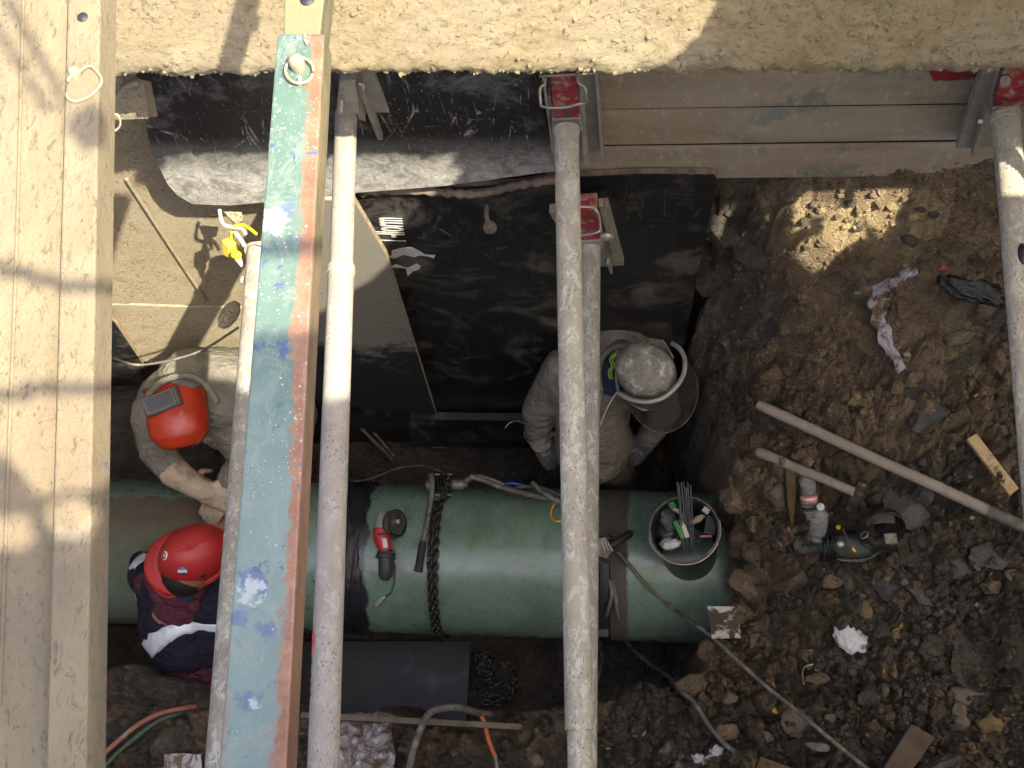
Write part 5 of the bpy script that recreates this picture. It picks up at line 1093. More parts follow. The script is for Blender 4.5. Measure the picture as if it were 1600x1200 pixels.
big = [(1500,523,.055,.045,.035,.4,'stone','angular pale stone at the right under the black bag'),(1428,475,.075,.05,.035,.3,'clodb','wide brown clod right of the twisted rag'),(1545,475,.05,.045,.04,0,'clodb','rounded brown clod left of the right strut'),
 (1512,560,.06,.05,.04,.6,'clodd','dark angular clod left of the right strut, mid height'),(1560,560,.035,.06,.04,.2,'clodb','upright brown stone touching the right strut'),(1442,610,.085,.06,.04,.5,'clodd','big dark flat clod above the long handle'),
 (1455,650,.09,.055,.035,.35,'clodg','grey slab just above the long handle'),(1410,790,.085,.10,.035,.9,'clodg','large grey slab right of the hammer'),(1440,770,.05,.05,.04,.2,'clodg','squarish grey slab under the long handle'),
 (1540,868,.085,.055,.035,-.2,'clodg','dark slab right of the teal grinder'),(1495,885,.05,.05,.035,.5,'clodg','smaller dark slab left of the broad dark slab'),(1395,925,.115,.05,.04,-.45,'clodg','long grey slab below the teal grinder'),
 (1445,930,.10,.045,.03,-.5,'clodg','long grey slab with a crack beside it, lower right'),(1548,917,.04,.035,.035,.1,'clodb','round brown stone at the right edge below the slabs'),(1353,952,.03,.035,.025,.2,'stonex','small ochre stone above the white cloth'),
 (1215,1045,.045,.04,.03,.5,'clodb','brown clod left of the curved wire'),(1277,1060,.050,.03,.03,.2,'clodb','reddish brown clod right of the curved wire'),(1365,1085,.065,.035,.035,.5,'clodd','dark elongated clod in the lower right middle'),
 (1520,1020,.10,.14,.05,.1,'clodd','long dark upright slab near the lower right edge'),(1520,1082,.075,.05,.045,0,'stone','pale muddy end of the dark slab at lower right'),(1588,1030,.06,.20,.06,.05,'clodd','very long dark slab along the right edge'),
 (1552,1135,.085,.075,.05,.3,'stonex','large ochre clay lump in the lower right corner'),(1565,1168,.05,.035,.04,.2,'clodb','brown lump under the large ochre one'),(1505,1125,.035,.065,.035,.2,'stone','pale upright flake left of the large ochre lump'),
 (1496,1158,.035,.022,.02,-.3,'stoneg','small light grey stone left of the corner lumps'),(1480,1195,.11,.05,.04,.1,'clodg','rough grey slab along the bottom edge at right'),(1247,1130,.065,.07,.03,.7,'stone','pale flat stone beside the long cable at the bottom'),
 (1275,1165,.05,.02,.02,-.2,'stoneg','bluish pale flake below the flat pale stone'),(1300,910,.04,.03,.03,.2,'clodb','brown clod below the teal grinder'),(1180,815,.05,.045,.04,.2,'stonex','ochre clod on the pit brink right of the bucket'),
 (1215,770,.05,.06,.035,.4,'stone','mid brown flat stone on the pit brink left of the stake'),(1190,690,.06,.05,.04,.2,'clodb','lumpy brown clod on the brink above the hammer'),(1160,730,.05,.06,.04,.2,'clodb','brown clod at the very brink left of the hammer handle'),
 (1205,585,.06,.05,.04,.1,'clodb','soft brown mound left of the long handle end'),(1178,1000,.020,.045,.015,-.4,'stone','pale slim stone right of the painted board'),(1110,1020,.05,.06,.05,.2,'clodb','brown lobe hanging over the pit beside the painted board'),
 (1180,860,.05,.05,.05,.2,'clodb','brown lump on the brink at the end of the green pipe'),(1170,905,.04,.06,.05,.1,'stonex','ochre lump on the brink above the painted board'),(1080,1075,.07,.05,.05,.3,'clodb','brown lump at the lower pit corner'),(1135,1145,.05,.04,.02,.2,'clodb','flat brown clod below the climbing cable'),
 (838,1190,.04,.035,.025,.1,'stone','pale stone at the bottom edge left of the struts'),(1045,1170,.045,.04,.02,.2,'stone','crumpled pale lump at the bottom right of the struts'),(1420,870,.06,.035,.03,.2,'clodd','dark clod right below the teal grinder head'),(1385,985,.05,.035,.025,.4,'clodd','dark clod right of the white cloth'),
 (1130,350,.09,.08,.07,.2,'clodd','large dark clod in the shade beside the black sheet'),(1110,430,.07,.09,.07,.1,'clodd','dark blue-grey clod against the black sheet edge'),(1170,390,.08,.07,.06,.1,'clodd','dark wet clod left of the sunlit patches'),
 (1455,1010,.06,.05,.03,.3,'clodd','dark lump left of the long upright slab'),(1400,1150,.07,.05,.03,.8,'clodd','dark flat clod above the muddy timber'),(1340,1180,.06,.05,.03,.4,'clodd','dark clod left of the muddy timber'),(265,1160,.08,.06,.04,.4,'clodd','dark clod under the hoses at lower left')]
big += [(1158,842,.075,.085,.085,.3,'clodb','brown earth lump resting on the buried end of the green pipe, upper one'),(1165,915,.07,.08,.09,.8,'clodb','brown earth lump resting on the buried end of the green pipe, lower one'),(1146,778,.07,.06,.07,.1,'clodb','brown earth lump on the brink above the green pipe end'),
 (1138,882,.03,.035,.03,.1,'clodd','dark crumb of earth lying on the green pipe near its buried end'),(1150,958,.06,.05,.05,.4,'clodb','brown earth lump just above the painted board')]
for i, (x, y, sx, sy, sz, r, m, lb_) in enumerate(big):
    clod('stone' if m.startswith('stone') else 'clod', lb_, 'stone' if m.startswith('stone') else 'clod', x, y, sx, sy, sz, r, m, i+3, .035 if sx > .12 else .004, None, random.uniform(-.12, .12))
# medium clods, individually placed
GCm = 'small clods and stones strewn over the dug bank'
protos = []
for k in range(10):
    me = rock_mesh(100+k, sub=3); mk_ = ('clodb','clodb','clodd','clodb','clodb','clodd','clodb','clodg','stone','clodb')[k]; me.materials.append(MAT[matof(mk_)]); settone(me, (.9, .7, 0, .5, 1., -.1, .8, 0, 0, .4)[k]); me.name = 'clod'; protos.append(me)
cnt = 0; tries = 0
blockers = [(1184,632,1640,842),(1184,706,1334,768)]
while cnt < 230 and tries < 4000:
    tries += 1; x = random.uniform(1120, 1620); y = random.uniform(300, 1210)
    if y > 1085 and random.random() < .15: x = random.uniform(620, 1150); y = random.uniform(1150, 1215)
    if x < 1180 and 520 < y < 1080: continue
    if 1225 < x < 1410 and 725 < y < 885: continue
    if 1360 < x < 1440 and 410 < y < 595: continue
    if 1290 < x < 1360 and 960 < y < 1030: continue
    sk_ = False
    for x0, y0, x1, y1 in blockers:
        t = ((x-x0)*(x1-x0)+(y-y0)*(y1-y0))/((x1-x0)**2+(y1-y0)**2)
        if -.03 < t < 1.03 and math.hypot(x-x0-t*(x1-x0), y-y0-t*(y1-y0)) < 22: sk_ = True
    if sk_: continue
    s_ = random.uniform(.010, .026) if random.random() < .8 else random.uniform(.026, .042); o = bpy.data.objects.new('clod', random.choice(protos[:7] if y < 760 else protos)); C.objects.link(o)
    o.location = G(x, y, .002); o.scale = (s_, s_*random.uniform(.6, 1), s_*random.uniform(.45, .8)); o.rotation_euler = (random.uniform(-.5, .5), random.uniform(-.5, .5), random.uniform(0, 6.3))
    tag(o, 'small rough lump of dug earth or stone lying loose on the bank', 'clod', GCm); cnt += 1
# grit: one mesh
mbv = []; mbf = []
gx = rng.uniform(-.2, 1.7, 9000); gy = rng.uniform(.05, 2.0, 9000); gx = np.concatenate([gx, rng.uniform(-1.7, .3, 2600)]); gy = np.concatenate([gy, rng.uniform(.3, 1.75, 2600)])
gh = ground_h(gx, gy)[0]
for i in range(len(gx)):
    r0 = .0016+.0055*rng.random()**3; c = np.array([gx[i], gy[i], CZ-gh[i]+r0*.4]); a = rng.uniform(0, 6.28); b = len(mbv)
    for k in range(4): mbv.append(tuple(c+np.array([math.cos(a+k*1.57)*r0*(.6+.6*rng.random()), math.sin(a+k*1.57)*r0*(.6+.6*rng.random()), 0])))
    mbv.append(tuple(c+np.array([0, 0, r0*.8]))); mbv.append(tuple(c-np.array([0, 0, r0])))
    for k in range(4): mbf.append((b+k, b+(k+1) % 4, b+4)); mbf.append((b+(k+1) % 4, b+k, b+5))
me = bpy.data.meshes.new('grit'); me.from_pydata(mbv, [], mbf)
s = NT('mixed_grit'); gcol = s.mix(s.ramp(s.noise(300, 2), .35, .65), (.06, .045, .03), (.26, .21, .15)); me.materials.append(s.fin(gcol, .7))
o = bpy.data.objects.new('grit', me); C.objects.link(o); tag(o, 'fine grit and pebbles scattered over the dug earth and pit floor', 'grit', kind='stuff')
# coarse crumbs: one mesh of small faceted lumps on the brown slope
crt = []; crv = []; crf = []; ico = rock_mesh(77, sub=1); iv = np.array([v.co[:] for v in ico.vertices]); ifc = [tuple(p.vertices) for p in ico.polygons]
cx_ = rng.uniform(.10, 1.75, 17000); cy_ = rng.uniform(.05, 2.0, 17000); ch_, cdd, _, _ = ground_h(cx_, cy_)
for i in range(len(cx_)):
    if cdd[i] > -.02: continue
    if vnoise(np.array(cx_[i]*3.1), np.array(cy_[i]*3.1), 5) < .30: continue
    r0 = .005+.021*rng.random()**2.6; a = rng.uniform(0, 6.28); ca, sa = math.cos(a), math.sin(a)
    M_ = np.array([[ca, -sa, 0], [sa, ca, 0], [0, 0, .7]]); b = len(crv); q = (iv*(.7+.5*rng.random(iv.shape)))@M_.T*r0+np.array([cx_[i], cy_[i], CZ-ch_[i]+r0*.1]); crt.append(tone_at(cx_[i], cy_[i])); crv += [tuple(v) for v in q]; crf += [tuple(j+b for j in f) for f in ifc]
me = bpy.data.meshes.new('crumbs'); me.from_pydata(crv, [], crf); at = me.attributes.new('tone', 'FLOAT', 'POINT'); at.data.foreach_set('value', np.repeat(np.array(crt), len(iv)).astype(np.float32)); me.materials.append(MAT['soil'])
o = bpy.data.objects.new('crumbs', me); C.objects.link(o); tag(o, 'crumbled brown earth strewn over the right bank', 'earth', kind='stuff')


# ================================================================== PEOPLE
def limb(a, b, r0, r1, n=10):
    a = Vector(a); b = Vector(b); return ('cap', a, b, r0, r1)
def organic(name, parts, voxel, mat, parent, smooth=6, wr=0, wsc=.05, seed=0, fold=None):
    mb = MB()
    for p in parts:
        if p[0] == 'cap':
            _, a, b, r0, r1 = p; d = b-a; L = d.length; d.normalize()
            prof = []
            for k in range(7): q = PI/2*k/6; prof.append((max(r0*math.sin(q), 1e-4), -r0*math.cos(q)))
            for k in range(1, 7): q = PI/2*k/6; prof.append((max(r1*math.cos(q), 1e-4), L+r1*math.sin(q)))
            mb.lathe(prof, a, d, 20)
        else:
            _, c, r, rot = p; mb.ell(c, r, rot, 24, 16)
    o = mk(name, mb, mat, parent)
    m = o.modifiers.new('r', 'REMESH'); m.mode = 'VOXEL'; m.voxel_size = voxel; m.use_smooth_shade = True
    m = o.modifiers.new('s', 'SMOOTH'); m.factor = .5; m.iterations = smooth
    dg = bpy.context.evaluated_depsgraph_get(); me = bpy.data.meshes.new_from_object(o.evaluated_get(dg)); o.modifiers.clear(); o.data = me
    if wr:
        n = len(me.vertices); co = np.zeros(n*3); no = np.zeros(n*3); me.vertices.foreach_get('co', co); me.vertices.foreach_get('normal', no); co = co.reshape(-1, 3); no = no.reshape(-1, 3)
        x, y, z = co.T
        q = fold if fold is not None else Vector((0, 0, 1)); along = co@np.array(q)
        w1 = fbm(x/wsc*.8+seed+fbm(y*12, z*12, 3, seed)*2.2, (y+z)/wsc*.8+along/wsc*1.2, 3, seed)
        rdg = 1-np.abs(2*w1-1)*1.6; w2 = fbm(x*55, y*55+z*70, 3, seed+4)-.45
        co = co+no*(wr*(rdg[:, None]-.4)+wr*.15*w2[:, None]); me.vertices.foreach_set('co', co.ravel())
    me.update(); return o
def hand(parts, wrist, d, side, up, curl=.5, s=1.):
    """palm and five fingers; d along the hand, side towards the thumb"""
    d = Vector(d).normalized(); up = Vector(up); up = (up-d*up.dot(d)).normalized(); side = Vector(side); side = (side-d*side.dot(d)-up*side.dot(up)).normalized()
    w = Vector(wrist)
    for k, off in enumerate((-.032, -.011, .011, .032)):
        parts.append(limb(w+side*off*.7*s, w+d*.085*s+side*off*s, .017*s, .014*s))
        L = (.062, .078, .083, .072)[k]*s; b = w+d*.088*s+side*off*s; p1 = b+(d*math.cos(curl*.6)-up*math.sin(curl*.6))*L*.45; p2 = p1+(d*math.cos(curl*1.5)-up*math.sin(curl*1.5))*L*.35; p3 = p2+(d*math.cos(curl*2.3)-up*math.sin(curl*2.3))*L*.25
        parts += [limb(b, p1, .0115*s, .0105*s), limb(p1, p2, .0105*s, .0098*s), limb(p2, p3, .0098*s, .0085*s)]
    t0 = w+d*.025*s+side*.032*s; t1 = t0+(d*.6+side*.8-up*.15).normalized()*.04*s; t2 = t1+(d*.9+side*.3-up*.35).normalized()*.034*s
    parts += [limb(t0, t1, .0145*s, .0125*s), limb(t1, t2, .0125*s, .010*s)]
VR = Vector(right); VU = Vector(-down); VB = Vector(-fwd)          # picture right, picture up, towards the eye
def face(parts, c, f, up, s=1.):
    """skull, jaw, nose, ears, neck root; f = looking direction"""
    f = Vector(f).normalized(); up = Vector(up); up = (up-f*up.dot(f)).normalized(); r_ = f.cross(up)
    rot = Matrix((r_, f, up)).transposed()
    parts += [('e', c+up*.02, (.075, .092, .088), rot), ('e', c-up*.045+f*.015, (.056, .070, .062), rot), ('e', c-up*.012+f*.100, (.012, .016, .020), rot), ('e', c-up*.09+f*.05, (.028, .022, .018), rot),
              ('e', c-up*.055+f*.088, (.022, .008, .007), rot)]
    for q in (-1, 1): parts += [('e', c+r_*q*.077-up*.012, (.008, .018, .028), rot), ('e', c+r_*q*.030+f*.083+up*.022, (.018, .010, .008), rot), ('e', c+r_*q*.03+f*.078+up*.008, (.012, .010, .009), rot)]
    return rot

# ---- worker in grey overalls and face shield, standing behind the pipe
G_ = {'hip': P(925,700,5.62), 'hl': P(908,700,5.70), 'hr': P(952,702,5.70), 'kl': P(916,735,6.10), 'kr': P(962,738,6.10), 'fl': P(925,772,6.50), 'fr': P(968,774,6.50), 'belly': P(925,655,5.42), 'chest': P(930,600,5.24), 'back': P(965,548,5.16),
      'neck': P(975,560,5.05), 'head': P(1008,598,5.02), 'sl': P(880,578,5.20), 'sr': P(1008,550,5.20), 'el': P(842,640,5.40), 'wl': P(843,688,5.60), 'er': P(1040,640,5.45), 'wr': P(1010,690,5.62)}
pg_ = thing('person', 'person in grey-brown overalls, dirty grey cap and clear face shield standing behind the pipe', 'person', (G_['fl']+G_['fr'])/2+Vector((0,0,-.08)))
bp_ = [limb(G_['hip'], G_['chest'], .12, .13), limb(G_['chest'], G_['back'], .12, .11), limb(G_['back'], G_['neck'], .09, .06), limb(G_['neck'], G_['head'], .055, .055), limb(G_['hl'], G_['kl'], .07, .05), limb(G_['kl'], G_['fl'], .05, .035), limb(G_['hr'], G_['kr'], .07, .05), limb(G_['kr'], G_['fr'], .05, .035),
       limb(G_['sl'], G_['el'], .045, .038), limb(G_['el'], G_['wl'], .038, .026), limb(G_['sr'], G_['er'], .045, .038), limb(G_['er'], G_['wr'], .038, .026), limb(G_['sl'], G_['sr'], .06, .06)]
lookG = (VR*.55-VU*.75+VB*-.35)
face(bp_, G_['head'], lookG, VB*1.0+VU*.25+VR*.1)
hp2 = []; hand(bp_, G_['wl'], VR*.45-VU*.8-VB*.3, VR*.8+VU*.5, VB, .7); hand(bp_, G_['wr'], -VR*.6-VU*.6-VB*.3, -VR*.5+VU*.8, VB, .7)
organic('body', bp_, .007, 'skin', pg_, 3)
ov = [limb(G_['hip'], G_['belly'], .150, .145), limb(G_['belly'], G_['chest'], .145, .155), limb(G_['chest'], G_['back'], .155, .125), limb(P(905,690,5.64), P(948,690,5.64), .105, .11), limb(P(905,600,5.24), P(960,590,5.24), .13, .13), limb(P(925,560,5.20), P(985,540,5.22), .115, .11),
      limb(G_['hl'], G_['kl'], .098, .082), limb(G_['kl'], P(922,757,6.32), .082, .078), limb(G_['hr'], G_['kr'], .098, .084), limb(G_['kr'], P(964,757,6.32), .084, .080),
      limb(P(905,572,5.20), G_['sl'], .085, .082), limb(G_['sl'], G_['el'], .080, .066), limb(G_['el'], P(843,676,5.54), .066, .052), limb(P(990,545,5.22), G_['sr'], .09, .085), limb(G_['sr'], G_['er'], .075, .06), limb(G_['er'], P(1014,682,5.6), .06, .048)]
organic('overalls', ov, .008, 'cover', pg_, 8, .008, .08, 3, Vector((0,0,1)))
organic('denim_trouser_legs', [limb(P(922,748,6.25), G_['fl'], .072, .062), limb(P(963,748,6.22), G_['fr'], .085, .070)], .008, 'jean', pg_, 4, .006, .05, 5)
organic('glove', [], .005, 'darkglove', pg_, 1) if False else None
gl = []; hand(gl, P(846,686,5.58), VR*.45-VU*.8-VB*.3, VR*.8+VU*.5, VB, .7, 1.13); gl.append(limb(P(842,676,5.54), P(846,688,5.59), .034, .03)); organic('work_glove', gl, .005, 'darkglove', pg_, 2)
gl = []; hand(gl, P(1011,688,5.61), -VR*.6-VU*.6-VB*.3, -VR*.5+VU*.8, VB, .7, 1.13); organic('work_glove', gl, .005, 'darkglove', pg_, 2)
mk('cuff', MB().tube([P(838,674,5.52), P(846,692,5.60)], [.054,.046], 16, caps=False), 'helmetgrey', pg_)
# feet
for a in ('fl', 'fr'): organic('boot', [limb(G_[a]+Vector((0,0,-.05)), G_[a]+Vector((0,-.10,-.06)), .05, .04)], .008, 'rubber', pg_, 2)
# open collar with dark blue shirt and lime cord
col = [P(x,y,4.985) for x,y in [(938,612),(935,590),(937,568),(948,550),(966,541),(985,544),(997,556)]]
mk('collar', MB().tube(spline(col,6), .012, 10), 'cover', pg_)
organic('shirt', [('e', P(962,578,5.06), (.075,.085,.045), Matrix.Identity(3)), limb(P(955,600,5.07), P(975,560,5.05), .045, .06)], .007, 'bluecloth', pg_, 3)
for dx in (0, 4): 
    lc = [P(x+dx,y,5.0-.0) for x,y in [(965,532+8),(962,552),(953,560),(956,572),(951,580),(953,592)]]
    mk('lime_cord', MB().tube(spline(lc,5), .0035, 6), 'limegreen', pg_)
mk('lanyard', MB().tube(spline([P(964,612,4.98), P(950,635,5.02), P(938,665,5.12)],6), .0022, 6), 'whitecord', pg_)
mk('zip', MB().tube(spline([P(940,612,5.07), P(936,640,5.12), P(938,662,5.2)],5), .003, 6), 'galv', pg_)
# cap, headgear and shield
rot = Matrix((VR, VU, VB)).transposed() @ Matrix.Rotation(math.radians(-32), 3, 'Z')
cp = MB().ell(P(1009,580,4.93), (.118,.100,.085), rot, 32, 20); co_ = mk('cap', cp, 'helmetgrey', pg_)
for v in co_.data.vertices:
    n_ = v.co.normalized(); v.co += n_*.006*mnoise.noise(v.co*28)
arc1 = [(966,614),(985,624),(1010,628),(1035,622),(1055,606),(1068,585),(1070,562),(1062,545),(1050,537)]
hl_ = [4.93,4.90,4.885,4.88,4.88,4.885,4.89,4.90,4.92]
mk('headgear_band', MB().tube(spline([P(x,y,h) for (x,y),h in zip(arc1,hl_)],6), .0088, 10, flat=1.0), 'cable' if False else 'toolgrey', pg_)
mk('inner_band', MB().tube(spline([P(x,y,4.90) for x,y in [(966,612),(962,590),(966,568),(978,550),(1000,540),(1030,533),(1038,536),(1052,560)]],6), .0055, 8), 'cable', pg_)
mk('cap_peak', MB().prism([P(x,y,4.95) for x,y in [(975,622),(985,632),(1005,642),(1025,640),(1040,628),(1020,630),(1000,630)]], (0,0,-.006)), 'cable', pg_)
n_u = 24; top_ = spline([P(x,y,h+.004) for (x,y),h in zip(arc1,hl_)], 4); bot_ = spline([P(x,y,h) for x,y,h in [(982,634,5.02),(996,655,5.12),(1016,671,5.16),(1040,676,5.18),(1063,667,5.18),(1081,647,5.16),(1090,620,5.12),(1089,593,5.06),(1074,566,4.99)]], 4)
vm = MB(); vs = []; rows = 8
for i in range(len(top_)):
    for j in range(rows):
        t = j/(rows-1); vs.append(top_[i].lerp(bot_[i], t)+VB*.018*math.sin(PI*t))
vm.add(vs, [(i*rows+j, i*rows+j+1, (i+1)*rows+j+1, (i+1)*rows+j) for i in range(len(top_)-1) for j in range(rows-1)], True)
vo = mk('face_shield', vm, 'visor', pg_); md = vo.modifiers.new('thickness', 'SOLIDIFY'); md.thickness = .0015
mk('shield_edge', MB().tube(bot_, .0018, 6), 'cable', pg_)
tag(mk('wire', MB().tube(spline([P(789,669,5.5),P(796,661,5.5),P(808,658,5.5),P(822,664,5.5),P(838,684,5.56)],6), .0028, 6), 'cable'), 'thin wire stub held by the worker in the face shield', 'wire')
# ---- welder in tan jacket with orange-red mask, bent over the far side of the pipe
Wd = {'hip': P(440,650,5.65), 'chest': P(345,615,5.28), 'back': P(300,600,5.20), 'neck': P(290,620,5.12), 'head': P(282,640,5.10), 'sl': P(240,632,5.22), 'el': P(243,705,5.42), 'wl': P(290,752,5.52), 'sr': P(345,630,5.22), 'er': P(385,715,5.48), 'wr': P(350,765,5.55),
      'hl': P(430,640,5.7), 'hr': P(455,670,5.7), 'kl': P(420,700,6.05), 'kr': P(455,712,6.1), 'fl': P(440,722,6.5), 'fr': P(470,735,6.5)}
pw = thing('person', 'welder in dusty tan jacket and glossy orange-red welding mask leaning over the pipe', 'person', (Wd['fl']+Wd['fr'])/2+Vector((0,0,-.06)))
bp_ = [limb(Wd['hip'], Wd['chest'], .12, .13), limb(Wd['chest'], Wd['back'], .12, .10), limb(Wd['back'], Wd['neck'], .09, .06), limb(Wd['neck'], Wd['head'], .055, .055), limb(Wd['hl'], Wd['kl'], .07, .05), limb(Wd['kl'], Wd['fl'], .05, .035), limb(Wd['hr'], Wd['kr'], .07, .05), limb(Wd['kr'], Wd['fr'], .05, .035),
       limb(Wd['sl'], Wd['el'], .045, .038), limb(Wd['el'], Wd['wl'], .038, .026), limb(Wd['sr'], Wd['er'], .045, .038), limb(Wd['er'], Wd['wr'], .038, .026), limb(Wd['sl'], Wd['sr'], .06, .06)]
face(bp_, Wd['head'], -VU*.75-VR*.15+VB*.35, VB*.9+VU*.5)
hand(bp_, Wd['wl'], VR*.95-VU*.35, VU, VB, .35); hand(bp_, Wd['wr'], -VR*.5-VU*.8, VR, VB, .5)
organic('body', bp_, .007, 'skin', pw, 3)
jk = [limb(P(430,650,5.6), Wd['chest'], .17, .175), limb(P(380,600,5.38), P(330,600,5.28), .15, .15), limb(Wd['chest'], Wd['back'], .17, .14), limb(P(300,598,5.22), P(262,614,5.22), .115, .095), limb(P(255,615,5.22), P(236,650,5.26), .088, .080), limb(P(236,650,5.26), Wd['el'], .080, .068), limb(Wd['el'], P(266,730,5.47), .066, .062),
      limb(P(330,620,5.25), Wd['sr'], .13, .11), limb(Wd['sr'], Wd['er'], .10, .075), limb(Wd['er'], P(360,750,5.53), .07, .055), limb(P(340,660,5.36), P(400,680,5.5), .10, .12)]
organic('jacket', jk, .008, 'jacket', pw, 8, .008, .085, 11, Vector((.3,1,0)))
organic('trousers', [limb(Wd['hl'], Wd['kl'], .10, .08), limb(Wd['kl'], Wd['fl'], .08, .06), limb(Wd['hr'], Wd['kr'], .10, .08), limb(Wd['kr'], Wd['fr'], .08, .06), limb(Wd['hip'], P(420,655,5.65), .15, .15)], .010, 'jean', pw, 5, .006, .06, 13)
for a in ('fl', 'fr'): organic('boot', [limb(Wd[a]+Vector((0,0,-.03)), Wd[a]+Vector((-.02,-.11,-.05)), .05, .04)], .008, 'rubber', pw, 2)
gl = [limb(P(272,738,5.47), P(308,762,5.50), .062, .047), limb(P(308,762,5.50), P(328,772,5.515), .047, .036)]; hand(gl, P(322,770,5.515), VR*.95-VU*.28, VU*.9+VR*.1, VB, .4, 1.22); organic('leather_glove', gl, .0055, 'leather', pw, 3, .003, .05, 21)
gl = []; hand(gl, P(356,758,5.54), -VR*.5-VU*.8, VR, VB, .5, 1.2); organic('leather_glove', gl, .0055, 'leather', pw, 3)
mk('collar', MB().tube(spline([P(x,y,4.98) for x,y in [(226,640),(232,618),(248,600),(270,590),(295,587),(318,598),(332,615),(340,630)]],6), [.006]+[.013]*41+[.006], 10, flat=1.2), 'jacket', pw)
mk('neck_cloth', MB().ell(P(285,600,5.02), (.075,.03,.03), Matrix((VR,VU,VB)).transposed(), 20, 12), 'cable', pw)
# the mask
mc = P(276,652,5.06); mr = Matrix((VR, VU, VB)).transposed() @ Matrix.Rotation(math.radians(10), 3, 'Z') @ Matrix.Rotation(math.radians(-14), 3, 'X')
vs = []; nu, nv = 34, 30
for j in range(nv):
    v = -1+2*j/(nv-1)
    for i in range(nu):
        a = PI*(i/(nu-1)); u = -math.cos(a)
        hw_ = .118*(1-.10*max(0, -v)**1.2)*(1-.42*max(0, -v-.45)**2.0/.30); 
        x = hw_*u; y = .128*v*(1-.10*u*u*(1 if v < 0 else .2)); z = .112*math.sin(a)**.75*(1-.38*max(0, -v)**2.0-.22*max(0, v)**2)
        if v < -.75: z *= 1-.25*((-.75-v)/.25)
        vs.append(mc+mr@Vector((x, y, z-.03)))
mm_ = MB().add(vs, [(j*nu+i, j*nu+i+1, (j+1)*nu+i+1, (j+1)*nu+i) for j in range(nv-1) for i in range(nu-1)], True)
mo = mk('welding_mask', mm_, 'orange', pw); md = mo.modifiers.new('thickness', 'SOLIDIFY'); md.thickness = .004
def ml(x, y, z): return mc+mr@Vector((x, y, z-.03))
mk('mask_rim', MB().tube([vs[(nv-1)*nu+i]+VB*.001 for i in range(nu)], .0055, 8), 'cable', pw)
wf = mr @ Matrix.Rotation(math.radians(12), 3, 'Z')
fr_ = mk('window_frame', MB().box(ml(-.026,.048,.112), (.142,.078,.018), wf), 'darkplastic', pw, .003)
wo_ = ml(-.026,.048,.112); ln = MB().box(wo_+wf@Vector((-.008,0,.0105)), (.105,.052,.002), wf); lo_ = mk('lens', ln, 'lens', pw)
for sx_, sy_, w_, h_ in ((-.008,.030,.115,.006),(-.008,-.030,.115,.006),(-.064,0,.006,.06),(.048,0,.006,.06),(.058,0,.005,.066)):
    mk('frame_lip', MB().box(wo_+wf@Vector((sx_,sy_,.012)), (w_,h_,.006), wf), 'caststeel', pw)
mk('side_clip', MB().tube(spline([ml(.088,.05,.07),ml(.098,.03,.05),ml(.096,.0,.05),ml(.103,-.02,.04)],4), .004, 8), 'galv', pw)
# ---- worker in red hard hat and navy vest, crouching on the near side
Rd = {'hat': P(296,862,5.04), 'head': P(288,888,5.12), 'neck': P(283,918,5.28), 'chest': P(275,960,5.45), 'mid': P(292,1005,5.60), 'hip': P(318,1050,5.78), 'sl': P(238,915,5.40), 'sr': P(345,930,5.42), 'el': P(222,900,5.60), 'wl': P(275,895,5.60), 'er': P(400,905,5.6), 'wr': P(380,850,5.64),
      'hl': P(300,1060,5.85), 'hr': P(350,1060,5.85), 'kl': P(300,985,6.15), 'kr': P(370,985,6.15), 'fl': P(310,1045,6.5), 'fr': P(370,1045,6.5)}
prr = thing('person', 'person in scuffed red hard hat, navy vest with silver band and maroon sweater, crouching', 'person', (Rd['fl']+Rd['fr'])/2+Vector((0,0,-.06)))
bp_ = [limb(Rd['hip'], Rd['mid'], .12, .12), limb(Rd['mid'], Rd['chest'], .12, .12), limb(Rd['chest'], Rd['neck'], .11, .06), limb(Rd['neck'], Rd['head'], .055, .055), limb(Rd['sl'], Rd['sr'], .05, .05), limb(Rd['sl'], Rd['el'], .045, .038), limb(Rd['el'], Rd['wl'], .038, .026), limb(Rd['sr'], Rd['er'], .045, .038), limb(Rd['er'], Rd['wr'], .038, .026),
       limb(Rd['hl'], Rd['kl'], .07, .05), limb(Rd['kl'], Rd['fl'], .05, .035), limb(Rd['hr'], Rd['kr'], .07, .05), limb(Rd['kr'], Rd['fr'], .05, .035)]
face(bp_, Rd['head'], VR*.55-VU*.1-VB*.75, VB*.75+VR*.35-VU*.1)
hand(bp_, Rd['wl'], VR*.6+VU*.7, VR, VB, .5); hand(bp_, Rd['wr'], -VR*.6+VU*.7, -VR, VB, .5)
organic('body', bp_, .007, 'skin', prr, 3)
organic('sweater', [limb(Rd['chest']+Vector((0,0,-.03)), Rd['neck']+Vector((0,0,-.02)), .125, .085), limb(P(283,960,5.50), P(300,1000,5.60), .155, .155), limb(P(300,1000,5.60), P(322,1052,5.78), .155, .15), limb(P(335,990,5.58), P(365,1040,5.75), .13, .13), limb(Rd['sl'], Rd['el'], .07, .06), limb(Rd['el'], Rd['wl'], .058, .042), limb(Rd['sr'], Rd['er'], .075, .06), limb(Rd['er'], Rd['wr'], .058, .042)], .008, 'maroon', prr, 7, .009, .05, 31, Vector((1,1,0)))
ve = organic('vest', [limb(P(255,925,5.41), P(280,970,5.50), .105, .155), limb(P(240,905,5.42), P(262,960,5.50), .075, .13), limb(P(280,970,5.50), P(290,990,5.54), .160, .163), limb(P(330,935,5.42), P(340,985,5.55), .12, .15), limb(P(285,925,5.42), P(330,930,5.42), .10, .11), limb(P(228,905,5.45), P(222,880,5.52), .065, .05)], .008, 'navy', prr, 8, .006, .06, 33)
